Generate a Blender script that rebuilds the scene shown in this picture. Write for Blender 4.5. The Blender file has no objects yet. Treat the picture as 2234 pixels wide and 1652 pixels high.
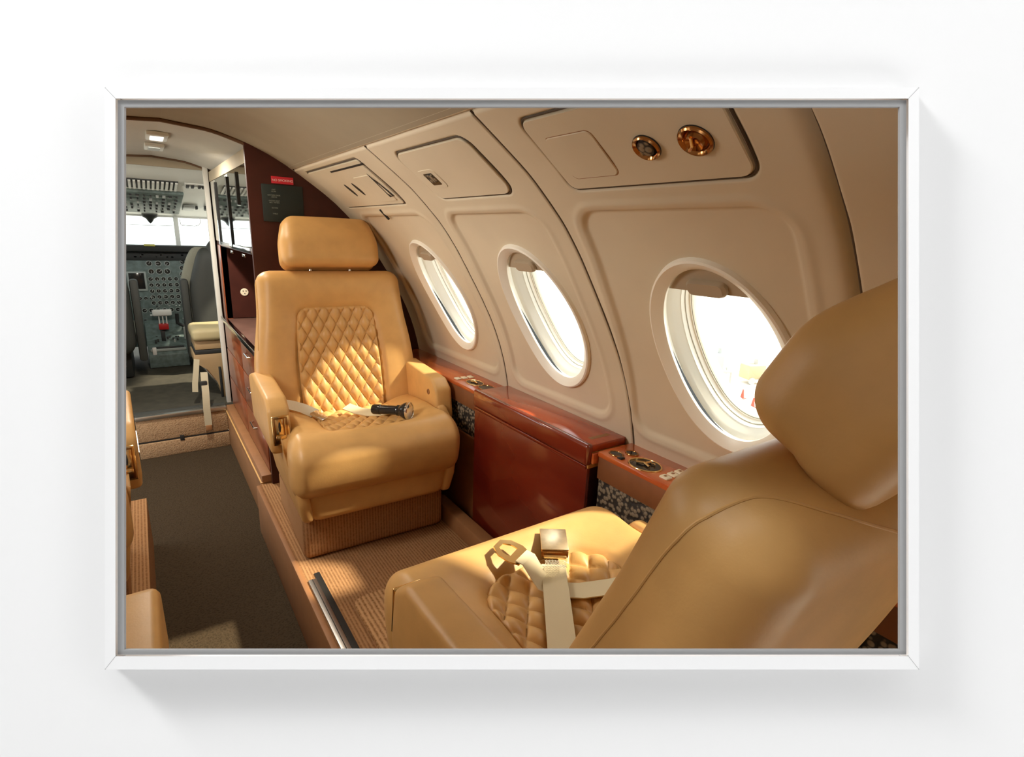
import bpy, bmesh, math, random
import numpy as np
from mathutils import Vector, Matrix
random.seed(7)
SC=bpy.context.scene
COL=SC.collection
# ------------------------------------------------------------------ camera
F=1150.0; PX,PY=1117.0,826.0
def _basis():
    a=np.array([295-PX,-(485-PY),-F]); s=.04
    c0=485+s*(PX-295)-PY
    t=(a[1]*c0-F*F)/(a[0]-a[1]*s)
    b=np.array([t,-(c0+s*t),-F])
    a/=np.linalg.norm(a); b/=np.linalg.norm(b)
    return np.array([b,a,np.cross(b,a)])
R=_basis()
CAMP=Vector((0,0,1))
cd=bpy.data.cameras.new('camera'); cam=bpy.data.objects.new('camera',cd); COL.objects.link(cam)
cd.sensor_fit='HORIZONTAL'; cd.sensor_width=36; cd.lens=36*F/2234; cd.clip_start=.01; cd.clip_end=500
cam.matrix_world=Matrix.Translation(CAMP)@Matrix([[*R[0]],[*R[1]],[*R[2]]]).to_4x4()
SC.camera=cam
FWD=Vector(-R[:,2]); RGT=Vector(R[:,0]); UPV=Vector(R[:,1])
D=.26                      # distance of the gallery wall from the lens
# ------------------------------------------------------------------ materials
M={}
def newmat(name):
    m=bpy.data.materials.new(name); m.use_nodes=True; M[name]=m
    return m,m.node_tree.nodes,m.node_tree.links,m.node_tree.nodes['Principled BSDF']
def mat(name,col,rough=.5,metal=0,var=0,scale=40,bump=0,bscale=200,coat=0,spec=.5,vscale=None,detail=3,dist=.001,col2=None,stretch=None):
    m,N,L,B=newmat(name)
    B.inputs['Base Color'].default_value=(*col,1); B.inputs['Roughness'].default_value=rough
    B.inputs['Metallic'].default_value=metal; B.inputs['Coat Weight'].default_value=coat
    B.inputs['Coat Roughness'].default_value=.06; B.inputs['Specular IOR Level'].default_value=spec
    tc=N.new('ShaderNodeTexCoord'); src=tc.outputs['Object']
    if stretch:
        mp=N.new('ShaderNodeMapping'); mp.inputs['Scale'].default_value=stretch; L.new(src,mp.inputs['Vector']); src=mp.outputs['Vector']
    if var or col2:
        n=N.new('ShaderNodeTexNoise'); n.inputs['Scale'].default_value=scale; n.inputs['Detail'].default_value=detail; L.new(src,n.inputs['Vector'])
        r=N.new('ShaderNodeValToRGB'); L.new(n.outputs['Fac'],r.inputs['Fac'])
        c2=col2 or tuple(min(1,c*(1+var)) for c in col); c1=col if col2 else tuple(c*(1-var) for c in col)
        r.color_ramp.elements[0].position=.35; r.color_ramp.elements[1].position=.65
        r.color_ramp.elements[0].color=(*c1,1); r.color_ramp.elements[1].color=(*c2,1)
        L.new(r.outputs['Color'],B.inputs['Base Color'])
    if bump:
        n=N.new('ShaderNodeTexNoise'); n.inputs['Scale'].default_value=bscale; n.inputs['Detail'].default_value=4; L.new(src,n.inputs['Vector'])
        b=N.new('ShaderNodeBump'); b.inputs['Strength'].default_value=bump; b.inputs['Distance'].default_value=dist
        L.new(n.outputs['Fac'],b.inputs['Height']); L.new(b.outputs['Normal'],B.inputs['Normal'])
    return m
mat('leather',(.64,.37,.13),.42,var=.05,scale=18,bump=.25,bscale=260,dist=.0006,spec=.4)
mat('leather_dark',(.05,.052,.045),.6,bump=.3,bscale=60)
mat('sheepskin',(.34,.34,.27),.95,bump=.8,bscale=120,dist=.004)
mat('cream_panel',(.66,.57,.42),.62,var=.03,scale=6,bump=.12,bscale=500,dist=.0004,spec=.35)
mat('joint',(.07,.045,.025),.7)
mat('bezel',(.90,.86,.76),.35,spec=.5)
mat('headliner',(.33,.275,.19),.85,var=.05,scale=5,bump=.15,bscale=300,dist=.0005)
mat('headliner_grey',(.62,.60,.54),.85,var=.03,scale=5)
mat('reveal',(.86,.85,.77),.35)
mat('reveal_line',(.45,.43,.36),.5)
mat('black_gap',(.012,.011,.01),.6)
mat('black_gloss',(.02,.02,.02),.12)
mat('shade',(.42,.34,.24),.55)
mat('wood_red',(.12,.010,.005),.22,col2=(.20,.022,.008),scale=7,detail=6,coat=1,stretch=(1,.25,1))
mat('wood_orange',(.42,.07,.016),.2,col2=(.62,.16,.04),scale=9,detail=6,coat=.6,stretch=(2.5,.4,2.5))
mat('wood_lid',(.33,.040,.012),.2,col2=(.50,.085,.022),scale=8,detail=6,coat=.7,stretch=(2,.4,2))
mat('wood_edge',(.50,.22,.06),.3,col2=(.62,.30,.10),scale=14,coat=.4,stretch=(1,.3,1))
mat('maroon',(.055,.014,.009),.45,var=.12,scale=15,spec=.3)
mat('brown_gloss',(.25,.06,.02),.28,var=.2,scale=9,coat=.25)
mat('tan_trim',(.30,.135,.05),.6,var=.06,scale=20,bump=.2,bscale=300)
mat('fascia_brown',(.21,.075,.025),.5,var=.06,scale=20)
mat('arch_brown',(.13,.065,.03),.6)
mat('gold',(.95,.66,.30),.16,metal=1)
mat('lid_gold',(.92,.76,.52),.33,metal=1,var=.1,scale=60)
mat('brass_dark',(.42,.20,.07),.18,metal=1)
mat('chrome',(.85,.85,.84),.12,metal=1)
mat('alu',(.62,.60,.55),.35,metal=1,bump=.2,bscale=80)
mat('mirror',(.72,.74,.70),.03,metal=1)
mat('webbing',(.74,.64,.42),.7,bump=.5,bscale=700,dist=.0006)
mat('webbing_cream',(.72,.66,.52),.7)
mat('button',(.82,.72,.52),.35)
mat('white_plastic',(.80,.82,.78),.4)
mat('white_lever',(.9,.88,.84),.4)
mat('red',(.55,.015,.015),.45)
mat('sign_red',(.45,.012,.02),.4)
mat('sign_white',(.85,.6,.58),.5)
mat('dark_green',(.012,.02,.018),.5)
mat('label_text',(.25,.28,.24),.5)
mat('panel_teal',(.14,.19,.18),.55,var=.25,scale=30)
mat('panel_black',(.018,.02,.02),.5)
mat('dial_face',(.02,.024,.024),.25)
mat('dial_rim',(.42,.47,.45),.4)
mat('glare_shield',(.03,.03,.028),.8)
mat('yellow',(.55,.5,.12),.5)
mat('knob_grey',(.35,.37,.35),.4)
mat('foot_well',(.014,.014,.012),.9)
mat('cockpit_floor',(.045,.040,.026),.9,var=.2,scale=20)
mat('harness',(.46,.40,.27),.7)
mat('counter_top',(.15,.075,.055),.35,var=.15,scale=12)
mat('jump_leather',(.42,.35,.19),.6,bump=.2,bscale=200)
mat('tan_box',(.36,.24,.12),.6,var=.05,scale=10)
mat('gallery_wall',(.90,.90,.90),.9)
mat('gallery_dim',(.22,.22,.22),.9)
mat('frame_white',(.93,.93,.93),.45)
mat('frame_grey',(.36,.36,.36),.7)
mat('mitre_line',(.45,.45,.45),.8)
mat('gallery_floor',(.6,.6,.6),.7)
mat('concrete',(.34,.30,.25),.9,var=.12,scale=.8)
mat('apron_light',(.75,.72,.66),.9)
mat('apron_orange',(.75,.42,.12),.8)
mat('white_paint',(.85,.85,.85),.5)
mat('grey_paint',(.42,.43,.42),.5)
mat('tan_paint',(.55,.42,.25),.6)
mat('ground_red',(.75,.08,.05),.5)
def carpet(name,c1,c2,rib=0,rot=0,bs=1.0):
    m,N,L,B=newmat(name); B.inputs['Roughness'].default_value=1; B.inputs['Specular IOR Level'].default_value=.1
    tc=N.new('ShaderNodeTexCoord')
    v=N.new('ShaderNodeTexVoronoi'); v.inputs['Scale'].default_value=170; L.new(tc.outputs['Object'],v.inputs['Vector'])
    n=N.new('ShaderNodeTexNoise'); n.inputs['Scale'].default_value=130; n.inputs['Detail'].default_value=3; L.new(tc.outputs['Object'],n.inputs['Vector'])
    h=N.new('ShaderNodeMath'); h.operation='ADD'; L.new(n.outputs['Fac'],h.inputs[0])
    mu=N.new('ShaderNodeMath'); mu.operation='MULTIPLY'; mu.inputs[1].default_value=.6; L.new(v.outputs['Distance'],mu.inputs[0]); L.new(mu.outputs[0],h.inputs[1])
    hs=h.outputs[0]
    if rib:
        mp=N.new('ShaderNodeMapping'); mp.inputs['Rotation'].default_value=(0,0,rot); L.new(tc.outputs['Object'],mp.inputs['Vector'])
        w=N.new('ShaderNodeTexWave'); w.wave_type='BANDS'; w.bands_direction='X'; w.inputs['Scale'].default_value=rib; w.inputs['Distortion'].default_value=2.2; w.inputs['Detail Scale'].default_value=40; w.inputs['Detail'].default_value=1
        L.new(mp.outputs['Vector'],w.inputs['Vector'])
        a=N.new('ShaderNodeMath'); a.operation='ADD'; L.new(hs,a.inputs[0]); L.new(w.outputs['Fac'],a.inputs[1]); hs=a.outputs[0]
        mm=N.new('ShaderNodeMath'); mm.operation='MULTIPLY'; mm.inputs[1].default_value=.55; L.new(hs,mm.inputs[0]); hs=mm.outputs[0]
    r=N.new('ShaderNodeValToRGB'); r.color_ramp.elements[0].position=.35; r.color_ramp.elements[1].position=.85
    r.color_ramp.elements[0].color=(*c1,1); r.color_ramp.elements[1].color=(*c2,1); L.new(hs,r.inputs['Fac']); L.new(r.outputs['Color'],B.inputs['Base Color'])
    b=N.new('ShaderNodeBump'); b.inputs['Strength'].default_value=.7*bs; b.inputs['Distance'].default_value=.003; L.new(hs,b.inputs['Height']); L.new(b.outputs['Normal'],B.inputs['Normal'])
carpet('carpet_tan',(.27,.13,.055),(.48,.26,.12),rib=34)
carpet('carpet_rib',(.26,.12,.045),(.62,.36,.17),rib=26)
carpet('carpet_aisle',(.026,.018,.010),(.058,.040,.023))
carpet('carpet_step',(.22,.12,.06),(.42,.27,.15))
def mesh_mat():
    m,N,L,B=newmat('grille'); B.inputs['Roughness'].default_value=.6
    tc=N.new('ShaderNodeTexCoord'); v=N.new('ShaderNodeTexVoronoi'); v.inputs['Scale'].default_value=95; L.new(tc.outputs['Object'],v.inputs['Vector'])
    r=N.new('ShaderNodeValToRGB'); r.color_ramp.elements[0].position=.38; r.color_ramp.elements[1].position=.58
    r.color_ramp.elements[0].color=(.26,.20,.13,1); r.color_ramp.elements[1].color=(.02,.014,.01,1)
    L.new(v.outputs['Distance'],r.inputs['Fac']); L.new(r.outputs['Color'],B.inputs['Base Color'])
    b=N.new('ShaderNodeBump'); b.invert=True; b.inputs['Strength'].default_value=.8; b.inputs['Distance'].default_value=.003; L.new(v.outputs['Distance'],b.inputs['Height']); L.new(b.outputs['Normal'],B.inputs['Normal'])
mesh_mat()
def glass_mat():
    m,N,L,B=newmat('glass'); N.remove(B); out=N['Material Output']
    t=N.new('ShaderNodeBsdfTransparent'); t.inputs['Color'].default_value=(.96,.985,.97,1)
    g=N.new('ShaderNodeBsdfGlossy'); g.inputs['Roughness'].default_value=.02
    f=N.new('ShaderNodeFresnel'); f.inputs['IOR'].default_value=1.3
    x=N.new('ShaderNodeMixShader'); L.new(f.outputs[0],x.inputs[0]); L.new(t.outputs[0],x.inputs[1]); L.new(g.outputs[0],x.inputs[2]); L.new(x.outputs[0],out.inputs['Surface'])
glass_mat()
def emat(name,c,s):
    m,N,L,B=newmat(name); B.inputs['Base Color'].default_value=(*c,1); B.inputs['Emission Color'].default_value=(*c,1); B.inputs['Emission Strength'].default_value=s
emat('lamp_glow',(1,.97,.9),1.3)
emat('sign_glow',(.42,.012,.02),.25)
# ------------------------------------------------------------------ object helpers
def link(name,me,m,parent=None,smooth=True,loc=None,rot=None):
    ob=bpy.data.objects.new(name,me); COL.objects.link(ob)
    if m: me.materials.append(M[m] if isinstance(m,str) else m)
    if smooth and len(me.polygons): me.polygons.foreach_set('use_smooth',[True]*len(me.polygons))
    if parent: ob.parent=parent
    if loc: ob.location=loc
    if rot: ob.rotation_euler=rot
    return ob
def bmobj(name,bm,m,parent=None,smooth=True,**k):
    bmesh.ops.recalc_face_normals(bm,faces=bm.faces[:])
    me=bpy.data.meshes.new(name); bm.to_mesh(me); bm.free()
    ob=link(name,me,m,parent,smooth,**k)
    if smooth: me.set_sharp_from_angle(angle=math.radians(38))
    return ob
def empty(name,loc=(0,0,0),rz=0):
    o=bpy.data.objects.new(name,None); COL.objects.link(o); o.location=loc; o.rotation_euler=(0,0,rz); o.empty_display_size=.05
    return o
def tag(o,label=None,cat=None,group=None,kind=None):
    if label: o['label']=label
    if cat: o['category']=cat
    if group: o['group']=group
    if kind: o['kind']=kind
    return o
def box(bm,x0,x1,y0,y1,z0,z1,bev=0,seg=2):
    r=bmesh.ops.create_cube(bm,size=1); vs=r['verts']
    for v in vs: v.co=Vector(((x0+x1)/2+v.co.x*(x1-x0),(y0+y1)/2+v.co.y*(y1-y0),(z0+z1)/2+v.co.z*(z1-z0)))
    if bev:
        es={e for v in vs for e in v.link_edges}
        bmesh.ops.bevel(bm,geom=list(es),offset=bev,segments=seg,affect='EDGES',profile=.5)
def boxo(name,b,m,parent=None,bev=0,seg=2,**k):
    bm=bmesh.new(); box(bm,*b,bev=bev,seg=seg); return bmobj(name,bm,m,parent,smooth=bev>0,**k)
def prism(bm,pts,axis,a,b,bev=0,seg=2):
    """extrude polygon pts (2D) along axis from a to b"""
    def P(p,t):
        if axis=='x': return (t,p[0],p[1])
        if axis=='y': return (p[0],t,p[1])
        return (p[0],p[1],t)
    v0=[bm.verts.new(P(p,a)) for p in pts]; v1=[bm.verts.new(P(p,b)) for p in pts]
    f=[bm.faces.new(v0),bm.faces.new(v1[::-1])]
    n=len(pts)
    for i in range(n): f.append(bm.faces.new((v0[i],v1[i],v1[(i+1)%n],v0[(i+1)%n])))
    if bev:
        es={e for x in f for e in x.edges}
        bmesh.ops.bevel(bm,geom=list(es),offset=bev,segments=seg,affect='EDGES',profile=.5)
def cyl(bm,c,axis,r,h,n=24,r2=None):
    """solid cylinder centred at c along axis vector"""
    q=Vector(axis).normalized().to_track_quat('Z','Y').to_matrix().to_4x4(); q.translation=Vector(c)
    bmesh.ops.create_cone(bm,cap_ends=True,segments=n,radius1=r,radius2=r if r2 is None else r2,depth=h,matrix=q)
def lathe(bm,c,axis,prof,n=32):
    q=Vector(axis).normalized().to_track_quat('Z','Y').to_matrix(); c=Vector(c); rings=[]
    for r,h in prof:
        if r<1e-6: rings.append([bm.verts.new(c+q@Vector((0,0,h)))])
        else: rings.append([bm.verts.new(c+q@Vector((r*math.cos(2*math.pi*i/n),r*math.sin(2*math.pi*i/n),h))) for i in range(n)])
    for a,b in zip(rings,rings[1:]):
        for i in range(n):
            j=(i+1)%n
            if len(a)==1 and len(b)==1: continue
            if len(a)==1: bm.faces.new((a[0],b[i],b[j]))
            elif len(b)==1: bm.faces.new((a[i],a[j],b[0]))
            else: bm.faces.new((a[i],a[j],b[j],b[i]))
def tube(bm,pts,r,n=8,closed=False):
    pts=[Vector(p) for p in pts]; rings=[]
    for i,p in enumerate(pts):
        a=pts[i-1] if (i or closed) else p; b=pts[(i+1)%len(pts)] if (i<len(pts)-1 or closed) else p
        t=(b-a).normalized(); u=t.orthogonal().normalized() if not rings else (pu-t*pu.dot(t)).normalized()
        pu=u; w=t.cross(u)
        rings.append([bm.verts.new(p+r*(math.cos(2*math.pi*k/n)*u+math.sin(2*math.pi*k/n)*w)) for k in range(n)])
    pr=list(zip(rings,rings[1:]))+([(rings[-1],rings[0])] if closed else [])
    for a,b in pr:
        for k in range(n): bm.faces.new((a[k],a[(k+1)%n],b[(k+1)%n],b[k]))
    if not closed: bm.faces.new(rings[0][::-1]); bm.faces.new(rings[-1])
def ribbon(bm,pts,w,side,t=.0012):
    """flat strap through pts, width w along side vectors"""
    pts=[Vector(p) for p in pts]; rings=[]
    for i,p in enumerate(pts):
        a=pts[max(i-1,0)]; b=pts[min(i+1,len(pts)-1)]; tg=(b-a).normalized()
        s=Vector(side[i] if isinstance(side,list) else side); s=(s-tg*s.dot(tg)).normalized(); n=tg.cross(s)
        rings.append([bm.verts.new(p+s*w/2+n*t),bm.verts.new(p-s*w/2+n*t),bm.verts.new(p-s*w/2-n*t),bm.verts.new(p+s*w/2-n*t)])
    for a,b in zip(rings,rings[1:]):
        for k in range(4): bm.faces.new((a[k],a[(k+1)%4],b[(k+1)%4],b[k]))
    bm.faces.new(rings[0][::-1]); bm.faces.new(rings[-1])
def sstep(a,b,x):
    t=np.clip((x-a)/(b-a),0,1); return t*t*(3-2*t)
def pillow(name,h,r,m,parent=None,deform=None,n=26,loc=(0,0,0),**k):
    """closed rounded box, half size h, corner radii r, then deform(P)->P (P: N x 3)"""
    h=np.array(h,float); r=np.array(r,float)
    bm=bmesh.new()
    t=np.linspace(-1,1,n+1); t=np.sign(t)*(1-(1-np.abs(t))**1.5)      # denser near the rim
    vs=[];fs=[]
    for ax in range(3):
        for sg in (-1,1):
            base=len(vs); a,b=[(1,2),(2,0),(0,1)][ax]
            for i in t:
                for j in t:
                    p=[0,0,0]; p[ax]=sg; p[a]=i; p[b]=j; vs.append(p)
            for i in range(n):
                for j in range(n):
                    q=[base+i*(n+1)+j,base+(i+1)*(n+1)+j,base+(i+1)*(n+1)+j+1,base+i*(n+1)+j+1]
                    fs.append(q if sg>0 else q[::-1])
    P=np.array(vs)*h
    Q=np.clip(P,-(h-r),h-r); d=(P-Q)/r; nn=np.linalg.norm(d,axis=1); nn[nn==0]=1
    P=Q+d/nn[:,None]*r
    if deform: P=deform(P)
    me=bpy.data.meshes.new(name); me.from_pydata((P+np.array(loc)).tolist(),[],fs)
    bm.from_mesh(me); bmesh.ops.remove_doubles(bm,verts=bm.verts[:],dist=1e-5); bm.to_mesh(me); bm.free()
    return link(name,me,m,parent,True,**k)
def clip_bm(bm,depth=None):
    co=CAMP+FWD*((D+.004) if depth is None else depth)
    bmesh.ops.bisect_plane(bm,geom=bm.verts[:]+bm.edges[:]+bm.faces[:],plane_co=co,plane_no=FWD,clear_inner=True)
def clip_obj(o):
    bm=bmesh.new(); bm.from_mesh(o.data); bm.transform(o.matrix_basis); clip_bm(bm); bm.transform(o.matrix_basis.inverted()); bm.to_mesh(o.data); bm.free()
# ------------------------------------------------------------------ the fuselage section
_pr=np.array([(.1,1.32),(.24,1.309),(.339,1.28),(.42,1.245),(.49,1.205),(.56,1.157),(.62,1.115),(.66,1.078),(.71,1.030),(.76,.966),(.805,.897),(.857,.815),(.9,.74),(.93,.675),(.957,.6),(.981,.504),(.99,.4),(.99,0)])
_S=np.concatenate([[0],np.cumsum(np.linalg.norm(np.diff(_pr,axis=0),axis=1))])
_sd=np.linspace(0,_S[-1],900); _X=np.interp(_sd,_S,_pr[:,0]); _Z=np.interp(_sd,_S,_pr[:,1])
_k=np.exp(-np.linspace(-2,2,61)**2); _k/=_k.sum()
def _sm(a):
    p=np.concatenate([2*a[0]-a[30:0:-1],a,2*a[-1]-a[-2:-32:-1]]); return np.convolve(p,_k,'valid')
_X=_sm(_X); _Z=_sm(_Z)
_tx=np.gradient(_X,_sd); _tz=np.gradient(_Z,_sd); _l=np.hypot(_tx,_tz); _tx/=_l; _tz/=_l
def surf(Y,s,n=0,mir=False):
    """point on the cabin lining: Y along the cabin, s along the section from the crown, n inward"""
    Y=np.asarray(Y,float); s=np.asarray(s,float)
    x=np.interp(s,_sd,_X)+n*np.interp(s,_sd,_tz); z=np.interp(s,_sd,_Z)-n*np.interp(s,_sd,_tx)
    if mir: x=.2-x
    return np.stack(np.broadcast_arrays(x,Y,z),-1)
def sfr(Y,s):
    """frame (origin, along Y, down s, inward normal)"""
    o=Vector(surf(Y,s)); tz=float(np.interp(s,_sd,_tz)); tx=float(np.interp(s,_sd,_tx))
    return o,Vector((0,1,0)),Vector((tx,0,tz)),Vector((tz,0,-tx))
def rrsd(Y,s,y0,y1,s0,s1,r):
    cy,cs=(y0+y1)/2,(s0+s1)/2; qy=np.abs(Y-cy)-(abs(y1-y0)/2-r); qs=np.abs(s-cs)-((s1-s0)/2-r)
    return np.hypot(np.maximum(qy,0),np.maximum(qs,0))+np.minimum(np.maximum(qy,qs),0)-r
WIN=[(.570,.985),(1.105,.980),(1.675,.985)]
WH,WS=.150,.218          # outer half sizes of the bezel
PSU=[(.405,.765,.455,.614,.022),(.942,1.28,.455,.612,.03),(1.505,2.03,.44,.618,.012)]
WP=[(.385,.80),(.922,1.325),(1.455,1.99)]
SEAM=[lambda s:.316-.02*(s-.6),lambda s:.857-.010*(s-.41),lambda s:1.381+.045*(s-.41)]
def relief(Y,s):
    d=np.zeros_like(Y)
    for i,f in enumerate(SEAM):
        q=Y-f(s); m=sstep(.405,.418,s)
        if i==0: d+=m*(-.019*np.exp(-(np.maximum(-q,0)/.003)**2-(np.maximum(q,0)/.016)**2)+.006*sstep(.0,-.004,-q)*0+.010*sstep(.004,-.002,q))
        else: d-=m*.007*np.exp(-(q/.0028)**2)
    d-=.006*np.exp(-((s-.415)/.003)**2)*(Y<2.2)
    for (y0,y1) in WP:
        fl=(s-.66)*.07
        e=rrsd(Y-np.where(Y>(y0+y1)/2,fl,-.0*fl)*np.clip((Y-(y0+y1)/2)/.2,0,1),s,y0,y1,.662,1.245,.055)
        d-=.008*sstep(.002,-.010,e)
        d+=.0025*np.exp(-((e-.012)/.008)**2)
    for (y0,y1,a,b,r) in PSU:
        e=rrsd(Y,s,y0,y1,a,b,r); d-=.008*np.exp(-(e/.0028)**2)
    return d
def shell(name,Ys,Ss,m,mir=False,rel=True,holes=True,kind='structure',parent=None):
    Yg,Sg=np.meshgrid(Ys,Ss,indexing='ij')
    d=relief(Yg,Sg) if rel else np.zeros_like(Yg)
    P=surf(Yg,Sg,d,mir).reshape(-1,3)
    ny,ns=len(Ys),len(Ss)
    I=np.arange(ny*ns).reshape(ny,ns); q=np.stack([I[:-1,:-1],I[1:,:-1],I[1:,1:],I[:-1,1:]],-1).reshape(-1,4)
    yc=(Yg[:-1,:-1]+Yg[1:,1:])/2; sc=(Sg[:-1,:-1]+Sg[1:,1:])/2; keep=np.ones_like(yc,bool)
    if holes:
        for (a,b) in WIN: keep&=((yc-a)/(WH-.012))**2+((sc-b)/(WS-.012))**2>1
    # cut at the gallery wall
    C=P.reshape(ny,ns,3)[:-1,:-1]; dep=(C-np.array(CAMP))@np.array(FWD); keep&=(dep>D-.03)
    q=q[keep.reshape(-1)]
    if mir: q=q[:,::-1]
    me=bpy.data.meshes.new(name); me.from_pydata(P.tolist(),[],q.tolist())
    bm=bmesh.new(); bm.from_mesh(me); clip_bm(bm); 
    loose=[v for v in bm.verts if not v.link_faces]; bmesh.ops.delete(bm,geom=loose,context='VERTS'); bm.to_mesh(me); bm.free()
    o=link(name,me,m,parent); 
    if kind: o['kind']=kind
    return o
def rng(a,b,st): return np.linspace(a,b,max(2,int(round((b-a)/st))+1))
shell('wall_right',rng(-.3,2.13,.0026),rng(.395,1.796,.0033)[:],'cream_panel')
shell('ceiling',rng(-.3,2.14,.02),rng(0,.408,.012),'headliner',rel=False,holes=False)
shell('ceiling',rng(2.14,3.3,.02),rng(0,.408,.012),'headliner_grey',rel=False,holes=False)
shell('ceiling',rng(2.14,3.3,.02),rng(0,.415,.02),'headliner_grey',mir=True,rel=False,holes=False)
shell('ceiling',rng(-.3,2.14,.02),rng(0,.415,.02),'headliner',mir=True,rel=False,holes=False)
shell('wall_left',rng(-.3,2.25,.012),rng(.415,1.796,.015),'cream_panel',mir=True,rel=True)
# the entry doorway stands open on the left, forward of the seats
shell('wall_left',rng(2.25,3.3,.05),rng(.415,.70,.03),'cream_panel',mir=True,rel=False,holes=False)
shell('wall_left',rng(3.10,3.3,.05),rng(.70,1.796,.05),'cream_panel',mir=True,rel=False,holes=False)
shell('wall_right',rng(2.125,3.32,.05),rng(.395,1.796,.05),'cream_panel',rel=False,holes=False)
# forward part, above the gallery cabinet and the entry, is a paler lining
def outline_rr(hy,hs,r,n=6):
    pts=[]
    for cx,cy,a0 in ((hy-r,hs-r,0),(-hy+r,hs-r,90),(-hy+r,-hs+r,180),(hy-r,-hs+r,270)):
        for k in range(n+1):
            a=math.radians(a0+90*k/n); pts.append((cx+r*math.cos(a),cy+r*math.sin(a)))
    return np.array(pts)
def ell(a,b,n=64): return np.array([(a*math.cos(2*math.pi*k/n),b*math.sin(2*math.pi*k/n)) for k in range(n)])
def patch(name,yc,sc,out,n0,thick,m,parent=None,K=8,edge=.0015,mir=False):
    """slab following the lining: outline out (y,s), face at n0 inward, going back by thick"""
    vs=[];fs=[];N=len(out)
    def P(f,n): 
        for y,s in out*f: vs.append(surf(yc+y,sc+s,n,mir).tolist())
    sz=np.abs(out).max()
    levels=[(1,n0-thick),(1,n0-edge),(1-edge/sz,n0)]+[(1-edge/sz)*(1-k/K)*1.0 and ((1-edge/sz)*(1-k/K),n0) for k in range(1,K)]
    for f,n in levels: P(f,n)
    for a in range(len(levels)-1):
        for i in range(N):
            j=(i+1)%N; fs.append((a*N+i,a*N+j,(a+1)*N+j,(a+1)*N+i))
    vs.append(surf(yc,sc,n0,mir).tolist()); c=len(vs)-1; b=(len(levels)-1)*N
    for i in range(N): fs.append((b+i,b+(i+1)%N,c))
    me=bpy.data.meshes.new(name); me.from_pydata(vs,[],fs)
    bm=bmesh.new(); bm.from_mesh(me); return bmobj(name,bm,m,parent)
def ringmesh(name,yc,sc,levels,m,parent=None,N=96,mir=False):
    """levels: (half y, half s, n) rings joined in order"""
    vs=[];fs=[]
    for a,b,n in levels:
        for y,s in ell(a,b,N): vs.append(surf(yc+y,sc+s,n,mir).tolist())
    for k in range(len(levels)-1):
        for i in range(N):
            j=(i+1)%N; fs.append((k*N+i,k*N+j,(k+1)*N+j,(k+1)*N+i))
    me=bpy.data.meshes.new(name); me.from_pydata(vs,[],fs)
    bm=bmesh.new(); bm.from_mesh(me); return bmobj(name,bm,m,parent)
def window(i,yc,sc,mir=False):
    w=empty('window_%d'%i,surf(yc,sc,0,mir).tolist()); w['kind']='structure'
    bez=ringmesh('window_bezel',yc,sc,[(WH+.004,WS+.004,-.012),(WH+.001,WS+.001,.000),(WH-.003,WS-.003,.002),(WH-.012,WS-.012,-.003),(WH-.021,WS-.021,-.009),(WH-.024,WS-.024,-.012),(WH-.024,WS-.024,-.018)],'bezel',w,mir=mir)
    a,b=WH-.024,WS-.024
    ringmesh('window_reveal',yc,sc,[(a+.006,b+.006,-.014),(a+.007,b+.007,-.030),(a-.001,b-.001,-.040),(a-.004,b-.004,-.058),(a-.006,b-.006,-.060),(a-.007,b-.007,-.070)],'reveal',w,mir=mir)
    ringmesh('window_groove',yc,sc,[(a-.0065,b-.0065,-.070),(a-.0085,b-.0085,-.0705),(a-.0085,b-.0085,-.073)],'reveal_line',w,mir=mir)
    ringmesh('window_seal',yc,sc,[(a-.0085,b-.0085,-.072),(a-.010,b-.010,-.080),(a-.013,b-.013,-.081),(a-.013,b-.013,-.0835)],'bezel',w,mir=mir)
    ringmesh('outer_groove',yc,sc,[(a-.012,b-.012,-.083),(a-.0145,b-.0145,-.0835),(a-.0145,b-.0145,-.088)],'reveal_line',w,mir=mir)
    ringmesh('outer_ring',yc,sc,[(a-.014,b-.014,-.087),(a-.016,b-.016,-.097),(a-.016,b-.016,-.110),(a+.03,b+.03,-.112)],'reveal',w,mir=mir)
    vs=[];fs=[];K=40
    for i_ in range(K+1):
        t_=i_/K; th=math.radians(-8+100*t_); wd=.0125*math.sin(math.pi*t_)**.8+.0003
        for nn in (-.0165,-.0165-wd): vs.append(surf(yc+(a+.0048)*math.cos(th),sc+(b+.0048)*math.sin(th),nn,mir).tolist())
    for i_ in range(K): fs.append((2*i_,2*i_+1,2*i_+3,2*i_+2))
    me=bpy.data.meshes.new('window_gap_shade'); me.from_pydata(vs,[],fs); link('window_gap_shade',me,'black_gloss',w)  # black crescent standing in for the shade in the gap behind the bezel
    patch('window_pane',yc,sc,ell(a-.0155,b-.0155,64),-.098,.003,'glass',w,K=4,mir=mir)
    # pull-down shade parked at the top, with its finger grip
    y=np.linspace(-1,1,31); hs=b+.004; cut=-.140
    yy=(a+.004)*math.sqrt(1-(cut/hs)**2)
    up=[(yy*t,-hs*math.sqrt(max(0,1-((yy*t)/(a+.004))**2))) for t in y]; lo=[(yy*t,cut) for t in y[::-1]]
    o=np.array(up+lo); c=np.array([0,(cut-hs)/2]); o=o-c
    sh=patch('window_shade',yc,sc+c[1],o,-.020,.004,'shade',w,K=3,mir=mir)
    g=patch('shade_grip',yc,sc+cut-.013,outline_rr(.040,.014,.011),-.0085,.012,'shade',sh,K=4,edge=.005,mir=mir)
    for c_ in w.children_recursive: c_.data.transform(Matrix.Translation(-w.location))
    return w
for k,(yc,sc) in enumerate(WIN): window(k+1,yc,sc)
for k,(yc,sc) in enumerate(WIN): window(k+4,yc,sc,True)
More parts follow.
